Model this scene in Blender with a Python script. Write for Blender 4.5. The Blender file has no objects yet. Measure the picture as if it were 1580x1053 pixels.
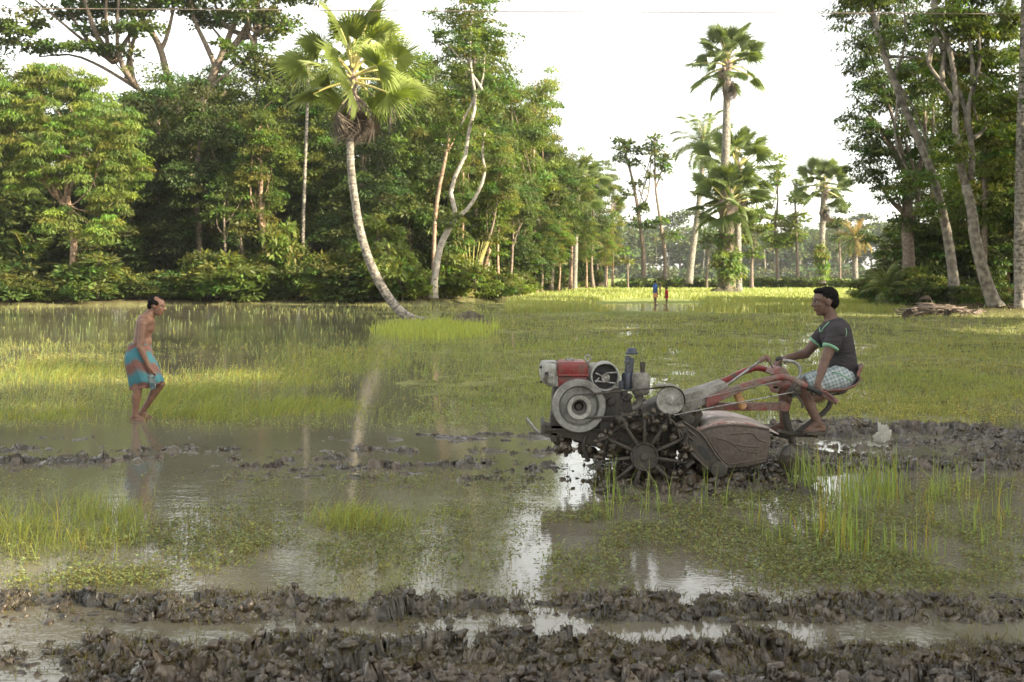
import bpy, math, random
import numpy as np
from mathutils import Vector, Matrix
R = math.radians
sc = bpy.context.scene
# ---------------------------------------------------------------- camera, world, sun, exposure
HZ, CAMH, F = 425.0, 1.85, 1756.0            # horizon row, eye height, focal length in photo pixels
cam = bpy.data.objects.new("camera", bpy.data.cameras.new("camera"))
sc.collection.objects.link(cam); sc.camera = cam
cam.location = (0, 0, CAMH); cam.rotation_euler = (R(90), 0, 0)
cam.data.sensor_width = 36; cam.data.lens = F/1580*36
cam.data.shift_y = -(526.5-HZ)/1580
cam.data.clip_end = 3000; cam.data.clip_start = 0.1
cam.data.dof.use_dof = True; cam.data.dof.focus_distance = 10.8; cam.data.dof.aperture_fstop = 4.5
SUN_EL, SUN_AZ = 24.0, -22.0                  # azimuth measured from +X towards +Y
sd = Vector((math.cos(R(SUN_EL))*math.cos(R(SUN_AZ)), math.cos(R(SUN_EL))*math.sin(R(SUN_AZ)), math.sin(R(SUN_EL))))
w = bpy.data.worlds.new("World"); sc.world = w; w.use_nodes = True
nt = w.node_tree; bg = nt.nodes["Background"]
sky = nt.nodes.new("ShaderNodeTexSky"); sky.sky_type = 'NISHITA'; sky.sun_disc = False
sky.sun_elevation = R(SUN_EL); sky.sun_rotation = R(90-SUN_AZ)
sky.air_density = 1.0; sky.dust_density = 1.0; sky.ozone_density = 1.0
hs = nt.nodes.new("ShaderNodeHueSaturation"); hs.inputs['Saturation'].default_value = 0.22
nt.links.new(sky.outputs[0], hs.inputs['Color']); wb = nt.nodes.new('ShaderNodeMix'); wb.data_type = 'RGBA'; wb.blend_type = 'MULTIPLY'; wb.inputs[0].default_value = 1; wb.inputs[7].default_value = (1, .97, .90, 1)   # milky humid air
nt.links.new(hs.outputs[0], wb.inputs[6]); nt.links.new(wb.outputs[2], bg.inputs[0])
bg.inputs[1].default_value = 0.15
sl = bpy.data.lights.new("sun", 'SUN'); sl.energy = 4.6; sl.angle = R(0.6); sl.color = (1, 0.86, 0.62)
so = bpy.data.objects.new("sun", sl); sc.collection.objects.link(so)
so.rotation_euler = sd.to_track_quat('Z', 'Y').to_euler()
sc.view_settings.view_transform = 'Standard'; sc.view_settings.look = 'None'
sc.view_settings.exposure = 1.78; sc.view_settings.gamma = 1
cy = sc.cycles
cy.max_bounces = 6; cy.diffuse_bounces = 3; cy.glossy_bounces = 3; cy.transmission_bounces = 4
cy.transparent_max_bounces = 6; cy.volume_bounces = 0; cy.sample_clamp_indirect = 8; cy.use_denoising = True

# ---------------------------------------------------------------- helpers
def P(px, py, Y): return Vector(((px-790)/F*Y, Y, CAMH-(py-HZ)/F*Y))
def GY(py): return CAMH*F/(py-HZ)
def link(o, parent=None):
    sc.collection.objects.link(o)
    if parent: o.parent = parent
    return o
def tag(o, label=None, cat=None, group=None, kind=None):
    if label: o['label'] = label
    if cat: o['category'] = cat
    if group: o['group'] = group
    if kind: o['kind'] = kind
    return o
def empty(name, loc=(0, 0, 0), **k):
    o = bpy.data.objects.new(name, None); o.location = loc; o.empty_display_size = .2
    link(o); return tag(o, **k)

def np_mesh(name, V, Fc, mat=None, tint=None, smooth=False, parent=None, mats=None, midx=None):
    """V (n,3); Fc list of (m,k) int arrays"""
    me = bpy.data.meshes.new(name)
    V = np.asarray(V, np.float32)
    if isinstance(Fc, np.ndarray): Fc = [Fc]
    Fc = [np.asarray(f, np.int32) for f in Fc if len(f)]
    me.vertices.add(len(V)); me.vertices.foreach_set('co', V.ravel())
    nl = sum(f.size for f in Fc); npo = sum(len(f) for f in Fc)
    me.loops.add(nl); me.polygons.add(npo)
    me.loops.foreach_set('vertex_index', np.concatenate([f.ravel() for f in Fc]))
    tot = np.concatenate([np.full(len(f), f.shape[1], np.int32) for f in Fc])
    st = np.concatenate([[0], np.cumsum(tot)[:-1]]).astype(np.int32)
    me.polygons.foreach_set('loop_start', st); me.polygons.foreach_set('loop_total', tot)
    me.polygons.foreach_set('use_smooth', np.full(npo, smooth))
    if midx is not None: me.polygons.foreach_set('material_index', midx)
    me.update(calc_edges=True)
    if tint is not None:
        a = me.color_attributes.new('tint', 'FLOAT_COLOR', 'POINT')
        t = np.ones((len(V), 4), np.float32); t[:, :tint.shape[1]] = tint
        a.data.foreach_set('color', t.ravel())
    if mat: me.materials.append(mat)
    for m in mats or []: me.materials.append(m)
    o = bpy.data.objects.new(name, me); link(o, parent)
    return o

def hsh(ix, iy, s=0):
    h = (ix.astype(np.int64)*374761393 + iy.astype(np.int64)*668265263 + s*1442695041) & 0xffffffff
    h = ((h ^ (h >> 13))*1274126177) & 0xffffffff
    h = ((h ^ (h >> 16))*2246822519) & 0xffffffff
    return ((h ^ (h >> 15)) & 0xffffff)/float(0xffffff)
def vnoise(x, y, s=0):
    x = np.asarray(x, float); y = np.asarray(y, float)
    ix = np.floor(x); iy = np.floor(y); fx = x-ix; fy = y-iy
    fx = fx*fx*fx*(fx*(fx*6-15)+10); fy = fy*fy*fy*(fy*(fy*6-15)+10)
    a = hsh(ix, iy, s); b = hsh(ix+1, iy, s); c = hsh(ix, iy+1, s); d = hsh(ix+1, iy+1, s)
    return (a*(1-fx)+b*fx)*(1-fy)+(c*(1-fx)+d*fx)*fy
def fbm(x, y, s=0, o=4):
    t = 0; a = .5; n = 0
    for i in range(o):
        t = t+a*vnoise(x*2**i+i*17.3, y*2**i-i*9.1, s+i); n += a; a *= .5
    return t/n
def worley(x, y, s=0):
    x = np.asarray(x, float); y = np.asarray(y, float)
    ix = np.floor(x); iy = np.floor(y); f1 = np.full(x.shape, 9.); f2 = f1.copy(); idv = np.zeros(x.shape)
    for dx in (-1, 0, 1):
        for dy in (-1, 0, 1):
            cx = ix+dx; cyy = iy+dy
            px = cx+hsh(cx, cyy, s); py = cyy+hsh(cx, cyy, s+77)
            d = np.hypot(x-px, y-py); v = hsh(cx, cyy, s+5)
            m = d < f1
            f2 = np.where(m, f1, np.minimum(f2, d)); idv = np.where(m, v, idv); f1 = np.where(m, d, f1)
    return f1, f2, idv
def wcell(x, y, s=0):
    """nearest cell point: offset from it and the cell's own random number"""
    ix = np.floor(x); iy = np.floor(y); f1 = np.full(x.shape, 9.); idv = np.zeros(x.shape); ox = idv.copy(); oy = idv.copy()
    for dx in (-1, 0, 1):
        for dy in (-1, 0, 1):
            cx = ix+dx; cyy = iy+dy; qx = x-cx-hsh(cx, cyy, s); qy = y-cyy-hsh(cx, cyy, s+77); d = np.hypot(qx, qy); m = d < f1
            idv = np.where(m, hsh(cx, cyy, s+5), idv); ox = np.where(m, qx, ox); oy = np.where(m, qy, oy); f1 = np.where(m, d, f1)
    return ox, oy, idv
def sstep(a, b, x):
    t = np.clip((x-a)/(b-a), 0, 1); return t*t*(3-2*t)

# ---------------------------------------------------------------- materials
def nodes(name):
    m = bpy.data.materials.new(name); m.use_nodes = True
    return m, m.node_tree, m.node_tree.nodes["Principled BSDF"]
def ramp_noise(nt, scale, c1, c2, lo=.35, hi=.65, coord='Object', detail=5, vec=None):
    n = nt.nodes.new("ShaderNodeTexNoise"); n.inputs['Scale'].default_value = scale; n.inputs['Detail'].default_value = detail
    if vec is None:
        tc = nt.nodes.new("ShaderNodeTexCoord"); vec = tc.outputs[coord]
    nt.links.new(vec, n.inputs['Vector'])
    r = nt.nodes.new("ShaderNodeValToRGB"); r.color_ramp.elements[0].position = lo; r.color_ramp.elements[1].position = hi
    r.color_ramp.elements[0].color = (*c1, 1); r.color_ramp.elements[1].color = (*c2, 1)
    nt.links.new(n.outputs[0], r.inputs[0]); return r, n
def bump(nt, b, src, strength=.3, dist=.01):
    bn = nt.nodes.new("ShaderNodeBump"); bn.inputs['Strength'].default_value = strength; bn.inputs['Distance'].default_value = dist
    nt.links.new(src, bn.inputs['Height']); nt.links.new(bn.outputs[0], b.inputs['Normal'])
def mat_rough(name, c1, c2, scale=8, rough=.6, metal=0, bs=.3, bd=.01, lo=.35, hi=.65, spec=.5, coord='Object'):
    m, nt, b = nodes(name)
    r, n = ramp_noise(nt, scale, c1, c2, lo, hi, coord)
    nt.links.new(r.outputs[0], b.inputs['Base Color'])
    b.inputs['Roughness'].default_value = rough; b.inputs['Metallic'].default_value = metal
    b.inputs['Specular IOR Level'].default_value = spec
    if bs: bump(nt, b, n.outputs[0], bs, bd)
    return m
def leaf_mat(name, col, trans=.35, rough=.45, tcol=None, spec=.22):
    """leaf: diffuse+gloss on top, light coming through from behind; tint = the leaf's own colour variation"""
    m, nt, b = nodes(name)
    at = nt.nodes.new("ShaderNodeAttribute"); at.attribute_name = 'tint'
    oi = nt.nodes.new("ShaderNodeObjectInfo")
    mx = nt.nodes.new("ShaderNodeMix"); mx.data_type = 'RGBA'; mx.blend_type = 'MULTIPLY'; mx.inputs[0].default_value = 1
    mx.inputs[6].default_value = (*col, 1); nt.links.new(at.outputs['Color'], mx.inputs[7])
    h = nt.nodes.new("ShaderNodeHueSaturation")
    mr = nt.nodes.new("ShaderNodeMapRange"); mr.inputs[3].default_value = .78; mr.inputs[4].default_value = 1.2
    nt.links.new(oi.outputs['Random'], mr.inputs[0]); nt.links.new(mr.outputs[0], h.inputs['Value'])
    nt.links.new(mx.outputs[2], h.inputs['Color'])
    nt.links.new(h.outputs[0], b.inputs['Base Color'])
    b.inputs['Roughness'].default_value = rough; b.inputs['Specular IOR Level'].default_value = spec
    t = nt.nodes.new("ShaderNodeBsdfTranslucent")
    m2 = nt.nodes.new("ShaderNodeMix"); m2.data_type = 'RGBA'; m2.blend_type = 'MULTIPLY'; m2.inputs[0].default_value = 1
    m2.inputs[7].default_value = (*(tcol or (1.5, 1.45, .5)), 1); nt.links.new(h.outputs[0], m2.inputs[6])
    nt.links.new(m2.outputs[2], t.inputs[0])
    ms = nt.nodes.new("ShaderNodeMixShader"); ms.inputs[0].default_value = trans
    nt.links.new(b.outputs[0], ms.inputs[1]); nt.links.new(t.outputs[0], ms.inputs[2])
    nt.links.new(ms.outputs[0], nt.nodes["Material Output"].inputs[0])
    return m
M = {}
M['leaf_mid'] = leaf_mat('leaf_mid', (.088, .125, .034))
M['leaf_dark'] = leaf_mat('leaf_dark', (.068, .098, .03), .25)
M['leaf_lit'] = leaf_mat('leaf_lit', (.125, .168, .04), .36)  # paler leaf green, the sunlit look put into the colour
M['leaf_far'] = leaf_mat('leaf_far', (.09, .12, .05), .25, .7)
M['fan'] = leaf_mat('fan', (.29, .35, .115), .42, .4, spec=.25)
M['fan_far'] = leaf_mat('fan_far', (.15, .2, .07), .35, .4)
M['dead'] = leaf_mat('dead', (.20, .165, .13), .2, .8, (1.2, 1, .8))
M['straw'] = leaf_mat('straw', (.30, .25, .10), .3, .7, (1.3, 1, .6))
M['blade'] = leaf_mat('blade', (.235, .25, .08), .38, .45, (1.3, 1.25, .6), spec=.45)
M['weed'] = leaf_mat('weed', (.195, .19, .08), .32, .5, (1.35, 1.25, .6), spec=.3)
M['bark'] = mat_rough('bark', (.10, .075, .055), (.27, .21, .16), 9, .85, bs=.8, bd=.03)
M['bark_white'] = mat_rough('bark_white', (.20, .16, .12), (.44, .40, .33), 5, .8, bs=.5, bd=.02, lo=.3, hi=.6)
M['bark_mottled'] = mat_rough('bark_mottled', (.085, .07, .055), (.27, .24, .19), 4, .85, bs=.8, bd=.03)
M['bark_orange'] = mat_rough('bark_orange', (.17, .10, .06), (.42, .30, .21), 5, .85, bs=.6, bd=.02)
M['petiole'] = mat_rough('petiole', (.34, .32, .10), (.52, .46, .17), 4, .5, bs=0)
M['petiole_dead'] = mat_rough('petiole_dead', (.10, .075, .06), (.26, .2, .16), 6, .8, bs=.2)
def palm_bark():
    m, nt, b = nodes('palm_bark')
    tc = nt.nodes.new("ShaderNodeTexCoord")
    r, n = ramp_noise(nt, 7, (.08, .072, .06), (.32, .29, .24), .35, .62)
    at = nt.nodes.new("ShaderNodeAttribute"); at.attribute_name = 'tint'      # tint.r = distance along the trunk
    wv = nt.nodes.new("ShaderNodeTexNoise"); wv.noise_dimensions = '1D'; wv.inputs['Scale'].default_value = 13; wv.inputs['Detail'].default_value = 6; wv.inputs['Roughness'].default_value = .7
    nt.links.new(at.outputs['Fac'], wv.inputs['W'])
    mx = nt.nodes.new("ShaderNodeMix"); mx.data_type = 'RGBA'; mx.blend_type = 'MULTIPLY'; mx.inputs[0].default_value = .75
    rr = nt.nodes.new("ShaderNodeValToRGB"); rr.color_ramp.elements[0].position = .38; rr.color_ramp.elements[1].position = .55
    rr.color_ramp.elements[0].color = (.6, .57, .52, 1); rr.color_ramp.elements[1].color = (1.1, 1.1, 1.1, 1)
    nt.links.new(wv.outputs[0], rr.inputs[0]); nt.links.new(r.outputs[0], mx.inputs[6]); nt.links.new(rr.outputs[0], mx.inputs[7])
    nt.links.new(mx.outputs[2], b.inputs['Base Color']); b.inputs['Roughness'].default_value = .85
    ad = nt.nodes.new("ShaderNodeMath"); nt.links.new(n.outputs[0], ad.inputs[0]); nt.links.new(wv.outputs[0], ad.inputs[1])
    bump(nt, b, ad.outputs[0], .8, .03)
    return m
M['palm_bark'] = palm_bark()

# ---------------------------------------------------------------- numpy mesh collectors
class NB:
    def __init__(s): s.V = []; s.Q = []; s.T = []; s.C = []; s.n = 0
    def add(s, V, Q=None, T=None, C=None):
        V = np.asarray(V, float); s.V.append(V)
        if Q is not None and len(Q): s.Q.append(np.asarray(Q)+s.n)
        if T is not None and len(T): s.T.append(np.asarray(T)+s.n)
        C = np.ones((len(V), 3)) if C is None else np.broadcast_to(np.asarray(C, float), (len(V), 3))
        s.C.append(C); s.n += len(V)
    def tube(s, pts, rad, seg=8, C=None, cap=True, wob=0, rng=None, along=False):
        pts = np.asarray([tuple(p) for p in pts], float); n = len(pts)
        rad = np.broadcast_to(np.asarray(rad, float), (n,))
        t = np.gradient(pts, axis=0); t /= np.linalg.norm(t, axis=1)[:, None]+1e-9
        up = np.array([0, 0, 1.]) if abs(t[0][2]) < .9 else np.array([0, 1., 0])
        u = np.cross(up, t[0]); u /= np.linalg.norm(u)
        V = []; a = np.arange(seg)*2*math.pi/seg; L = []; d = 0
        for i in range(n):
            u = u-t[i]*np.dot(u, t[i]); u /= np.linalg.norm(u)+1e-9; v = np.cross(t[i], u)
            rr = rad[i]*(1+(wob*rng.uniform(-1, 1, seg) if wob else 0))
            V.append(pts[i]+(np.cos(a)*rr)[:, None]*u+(np.sin(a)*rr)[:, None]*v)
            if i: d += np.linalg.norm(pts[i]-pts[i-1])
            L += [d]*seg
        V = np.concatenate(V)
        k = np.arange(seg); k2 = (k+1) % seg
        Q = np.concatenate([np.stack([i*seg+k, i*seg+k2, (i+1)*seg+k2, (i+1)*seg+k], 1) for i in range(n-1)])
        T = []
        if cap:
            V = np.vstack([V, pts[0], pts[-1]]); c0, c1 = n*seg, n*seg+1; L += [0, d]
            T = np.concatenate([np.stack([np.full(seg, c0), k2, k], 1), np.stack([np.full(seg, c1), (n-1)*seg+k, (n-1)*seg+k2], 1)])
        if along: C = np.repeat(np.array(L)[:, None], 3, 1)
        s.add(V, Q, T, C)
    def build(s, name, mat, parent=None, smooth=False, tint=True):
        V = np.concatenate(s.V); fs = []
        if s.Q: fs.append(np.concatenate(s.Q))
        if s.T: fs.append(np.concatenate(s.T))
        return np_mesh(name, V, fs, mat, np.concatenate(s.C) if tint else None, smooth, parent)

def norm(a): return a/(np.linalg.norm(a, axis=1)[:, None]+1e-9)
def add_leaves(nb, c, d, nrm, L, W, col, fold=.18):
    """rhombic leaves, base at c, pointing along d, surface normal about nrm"""
    d = norm(d); sd_ = norm(np.cross(d, nrm)); nn = np.cross(sd_, d); N = len(c)
    L = np.broadcast_to(L, (N,))[:, None]; W = np.broadcast_to(W, (N,))[:, None]
    a = c; b = c+d*L*.45+sd_*W*.5-nn*W*fold; t = c+d*L-nn*L*.12; e = c+d*L*.45-sd_*W*.5-nn*W*fold
    V = np.stack([a, b, t, e], 1).reshape(-1, 3); k = np.arange(N)[:, None]*4
    nb.add(V, k+np.array([[0, 1, 2, 3]]), None, np.repeat(col, 4, 0))
def spine(pts, n=24):
    """smooth Catmull-Rom through points"""
    p = [np.array(tuple(q), float) for q in pts]; p = [2*p[0]-p[1]]+p+[2*p[-1]-p[-2]]; out = []
    m = len(p)-3
    for i in range(n):
        t = i/(n-1)*m; k = min(int(t), m-1); f = t-k; a, b, c, d = p[k:k+4]
        out.append(.5*((2*b)+(c-a)*f+(2*a-5*b+4*c-d)*f*f+(3*b-a-3*c+d)*f**3))
    return np.array(out)
# ---------------------------------------------------------------- ground, water, haze
def forest_edge(px):
    return np.interp(px, [-900, -300, 0, 400, 650, 800, 860, 935, 945, 1325, 1335, 1400, 1500, 1700, 2300],
                     [46, 60, 68, 74, 72, 86, 128, 165, 9e3, 9e3, 68, 56, 52.5, 50, 46])
def ground_h(x, Y, fine=True):
    u = x/np.maximum(Y, .1); px = 790+u*F; py = HZ+CAMH*F/np.maximum(Y, .1)
    h = -.075+.05*(fbm(x*.35, Y*.35, 3)-.5)
    # weed mat zone: just awash
    mat = sstep(11.5, 15, Y)*(1-sstep(120, 150, Y))
    right = sstep(330, 930, px+420*(fbm(x*.22, Y*.16, 9)-.5))
    patch = (fbm(x*.55, Y*.4, 21)-.5)*.11+(fbm(x*4, Y*4, 22, 3)-.5)*.045
    h = h+mat*right*(.094+patch*1.5)*np.where(Y > 16, 1, .8)
    h = h+mat*(1-right)*sstep(20, 24, Y)*(1-sstep(38, 40, Y))*.0
    # paddy
    pad = sstep(50, 66, Y)*sstep(760, 900, px)
    h = h+pad*.05
    # open pool by the far people
    h = h-.2*np.clip(1.4-np.hypot((x-8.3)/5., (Y-67)/8.), 0, 1)
    # forest floor and far field
    fe = forest_edge(px); h = h+sstep(-2.5, 1.5, Y-fe)*(.42+.25*(fbm(x*.5, Y*.5, 31)-.5))
    h = h+sstep(135, 260, Y)*.62
    # ---- mud
    n1 = fbm(x*.9, Y*.9, 41); n2 = fbm(x*2.6, Y*3.2, 42); n3 = fbm(x*7, Y*7, 43, 4)
    mud = np.zeros_like(h)
    wob = (fbm(x*.45, Y*0, 44)-.5)*.5
    A = np.exp(-((Y-6.33-wob*.5)/.30)**4)*(.65+.7*sstep(.34, .55, fbm(x*.8+3, Y*.6, 46)))
    mud = np.maximum(mud, A*.8)
    B = 1-sstep(5.58, 5.86, Y+wob*.6-(n2-.5)*.3); mud = np.maximum(mud, B)
    for (yc, wd, am, x0, x1, s) in ((13.0, .16, .55, -9, 1.4, 1), (12.0, .34, .85, -9, 1.3, 2), (11.05, .38, 1., -3.5, .9, 3), (11.4, .32, .95, -9, -1.2, 8), (10.75, .16, .6, -6, .9, 9), (10.0, .14, .6, -2.2, 1, 10), (10.35, .22, .8, -3.0, .7, 5), (12.5, .15, .5, -1, 2, 6)):
        yw = yc+(fbm(x*.4, x*0, 60+s)-.5)*.5
        m = np.exp(-((Y-yw)/wd)**2)*sstep(x0, x0+1, x)*(1-sstep(x1-.6, x1, x))*sstep(.34, .50, fbm(x*1.5, Y*2.2, 70+s))*am*1.3
        mud = np.maximum(mud, m*.85)
    Pz = sstep(2.15, 2.7, x+(n1-.5))*(1-sstep(13.3, 14.6, Y+(n1-.5)*1.5))*sstep(9.9, 10.6, Y+(n1-.5)*1.2)
    mud = np.maximum(mud, Pz*(.42+.75*sstep(.4, .62, fbm(x*1.1, Y*2.3, 51))))
    tl = sstep(.3, 1., x)*(1-sstep(2.5, 3, x))*sstep(9.2, 9.7, Y)*(1-sstep(11.2, 11.6, Y)); mud = np.maximum(mud, tl*1.15)
    if fine:
        wx = x+(n3-.5)*.16+(n2-.5)*.3; wy = Y+(fbm(x*6, Y*6, 49, 3)-.5)*.2
        def slabs(sc_, s, amp, tilt):
            cx, cyy, iv = wcell(wx*sc_, wy*sc_, s)
            ax = hsh(np.floor(iv*9973), np.floor(iv*77), s+1)-.5; ay = hsh(np.floor(iv*7919), np.floor(iv*191), s+2)-.5
            ground_h.iv = iv if s == 6 else ground_h.iv; return (iv-.5)*amp+(cx*ax+cyy*ay)*tilt
        rid = (1-np.abs(2*fbm(x*3.4, Y*4, 52, 3)-1)*2.2)
        h = h+mud*np.where(Y < 8, 1.05, .88)*(.076+slabs(5.2, 5, .055, .14)+slabs(12, 6, .036, .085)+slabs(26, 7, .012, .02)+(n2-.5)*.12+rid*.02+(fbm(x*22, Y*22, 48, 3)-.5)*.03)
        h = h+sstep(.66, .72, fbm(x*3.1, Y*3.1, 99))*(.085+(n3-.5)*.08)*(1-sstep(13, 14, Y))*sstep(9.3, 10, Y)*(mud < .3)*.7
    else: h = h+mud*.07
    return h, mud
ground_h.iv = None
def build_ground():
    ys = np.concatenate([np.geomspace(4.3, 16, 760), np.geomspace(16.05, 60, 200), np.geomspace(61, 720, 110)])
    ud = np.linspace(-.56, .56, 960); uo = np.array([.6, .68, .8, 1, 1.3, 1.8, 2.6])
    us = np.concatenate([-uo[::-1], ud, uo])
    U, Yg = np.meshgrid(us, ys); X = np.clip(U*Yg, -690, 690)
    h, mud = ground_h(X, Yg)
    px = 790+U*F; py = HZ+CAMH*F/Yg
    # albedo
    mudc = np.array([.082, .063, .042]); wet = np.array([.10, .09, .068])
    veg = np.array([.185, .185, .085]); pady = np.array([.27, .31, .11]); farc = np.array([.25, .30, .11]); floor = np.array([.085, .065, .04])
    n = fbm(X*3, Yg*3, 88)[..., None]; nf = fbm(X*.25, Yg*.25, 89)[..., None]
    iv = ground_h.iv[..., None]; c = mudc*(.55+.5*n)*(.6+1.3*iv**2)+(wet-mudc)*sstep(.5, .6, fbm(X*1.7, Yg*2, 90))[..., None]*.4
    k = sstep(12.8, 15, Yg)[..., None]*(1-np.clip(mud*3, 0, 1))[..., None]; c = c*(1-k)+(veg*(.25+1.5*n)*(.6+.8*nf))*k
    k = (sstep(48, 62, Yg)*sstep(760, 880, px))[..., None]; c = c*(1-k)+pady*(.75+.5*nf)*k
    k = sstep(150, 175, Yg)[..., None]; c = c*(1-k)+farc*(.8+.4*nf)*k
    k = sstep(-2, 1, Yg-forest_edge(px))[..., None]; c = c*(1-k)+floor*(.6+.8*n)*k
    wetf = np.clip(1-sstep(12.8, 15, Yg)+np.clip(mud*3, 0, 1), 0, 1)[..., None]; c = np.concatenate([c, wetf], -1)
    ny, nx = X.shape
    dm = np.clip(mud, 0, 1)*(Yg < 15)
    Xd = X+dm*((fbm(X*16+h*31, Yg*16-h*27, 101, 3)-.5)*.07+(fbm(X*45+h*60, Yg*45, 102, 2)-.5)*.02); Yd = Yg+dm*((fbm(X*15-h*29, Yg*15+h*33, 103, 3)-.5)*.07)
    V = np.stack([Xd, Yd, h], -1).reshape(-1, 3); C = c.reshape(-1, 4)
    i = np.arange(ny-1)[:, None]*nx+np.arange(nx-1)[None]; Q = np.stack([i, i+1, i+nx+1, i+nx], -1).reshape(-1, 4)
    # the near bank on which the photographer stands
    row = np.arange(nx); bz = []
    for yy, zz in ((3.9, .1), (3.0, .3), (1.0, .3), (-30, .3), (-90, .3)):
        bx = us*4.3 if yy > 0 else np.clip(us*300, -690, 690)
        if yy <= 3.0: bx = us*4.3*(1 if yy > 2 else 3)
        if yy < 0: bx = us*260
        bz.append(np.stack([bx, np.full(nx, yy), np.full(nx, zz)], 1))
    base = len(V); V = np.vstack([V]+bz); C = np.vstack([C]+[np.tile([.10, .11, .05, 0], (nx, 1))]*5)
    prev = row; Qs = [Q]
    for k in range(5):
        cur = base+k*nx+row; Qs.append(np.stack([cur[:-1], cur[1:], prev[1:], prev[:-1]], 1)); prev = cur
    m, nt, b = nodes('soil')
    at = nt.nodes.new("ShaderNodeAttribute"); at.attribute_name = 'tint'
    r, nn = ramp_noise(nt, 38, (.62, .6, .58), (1.25, 1.25, 1.25), .35, .68)
    mx = nt.nodes.new("ShaderNodeMix"); mx.data_type = 'RGBA'; mx.blend_type = 'MULTIPLY'; mx.inputs[0].default_value = 1
    nt.links.new(at.outputs['Color'], mx.inputs[6]); nt.links.new(r.outputs[0], mx.inputs[7]); nt.links.new(mx.outputs[2], b.inputs['Base Color'])
    r2, n2 = ramp_noise(nt, 11, (.16, .16, .16), (.6, .6, .6), .38, .62); nt.links.new(r2.outputs[0], b.inputs['Roughness'])
    sp_ = nt.nodes.new('ShaderNodeMath'); sp_.operation = 'MULTIPLY'; sp_.inputs[1].default_value = .6; nt.links.new(at.outputs['Alpha'], sp_.inputs[0]); nt.links.new(sp_.outputs[0], b.inputs['Specular IOR Level']); bump(nt, b, nn.outputs[0], .5, .012)
    o = np_mesh('muddy_ground', V, np.concatenate(Qs), m, C, True); tag(o, 'flooded muddy field floor with ploughed ridges of dark wet mud', kind='structure')
def build_water():
    m, nt, b = nodes('muddy_water')
    tc = nt.nodes.new("ShaderNodeTexCoord")
    r, n = ramp_noise(nt, .5, (.125, .11, .078), (.17, .153, .112), .35, .65); nt.links.new(r.outputs[0], b.inputs['Base Color'])
    b.inputs['Roughness'].default_value = .035; b.inputs['IOR'].default_value = 1.36; b.inputs['Specular IOR Level'].default_value = .62
    mp = nt.nodes.new("ShaderNodeMapping"); mp.inputs['Scale'].default_value = (1, 1.6, 1); nt.links.new(tc.outputs['Object'], mp.inputs[0])
    n1 = nt.nodes.new("ShaderNodeTexNoise"); n1.inputs['Scale'].default_value = 3.2; n1.inputs['Detail'].default_value = 3
    n2 = nt.nodes.new("ShaderNodeTexNoise"); n2.inputs['Scale'].default_value = 22; n2.inputs['Detail'].default_value = 2
    nt.links.new(mp.outputs[0], n1.inputs[0]); nt.links.new(mp.outputs[0], n2.inputs[0])
    b1 = nt.nodes.new("ShaderNodeBump"); b1.inputs['Strength'].default_value = .022; b1.inputs['Distance'].default_value = .1
    b2 = nt.nodes.new("ShaderNodeBump"); b2.inputs['Strength'].default_value = .04; b2.inputs['Distance'].default_value = .02
    nt.links.new(n1.outputs[0], b1.inputs['Height']); nt.links.new(n2.outputs[0], b2.inputs['Height'])
    nt.links.new(b1.outputs[0], b2.inputs['Normal']); nt.links.new(b2.outputs[0], b.inputs['Normal'])
    V = [(-690, 3.3, 0), (690, 3.3, 0), (690, 700, 0), (-690, 700, 0)]
    o = np_mesh('field_water', V, np.array([[0, 1, 2, 3]]), m); tag(o, 'shallow murky brown water standing over the field', kind='structure')
def build_haze():
    x0, x1, y0, y1, z0, z1 = -700, 700, -95, 730, -1.5, 34
    V = [(x, y, z) for z in (z0, z1) for y in (y0, y1) for x in (x0, x1)]
    Q = np.array([[0, 2, 3, 1], [4, 5, 7, 6], [0, 1, 5, 4], [2, 6, 7, 3], [0, 4, 6, 2], [1, 3, 7, 5]])
    m = bpy.data.materials.new('haze'); m.use_nodes = True; nt = m.node_tree; nt.nodes.clear()
    out = nt.nodes.new("ShaderNodeOutputMaterial"); v = nt.nodes.new("ShaderNodeVolumePrincipled")
    v.inputs['Color'].default_value = (.93, .96, 1, 1); v.inputs['Density'].default_value = HAZE; v.inputs['Anisotropy'].default_value = .25
    nt.links.new(v.outputs[0], out.inputs['Volume'])
    o = np_mesh('haze', V, Q, m); o.display_type = 'WIRE'; tag(o, 'thin pale haze over the far fields', kind='stuff')
HAZE = .00017

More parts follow.
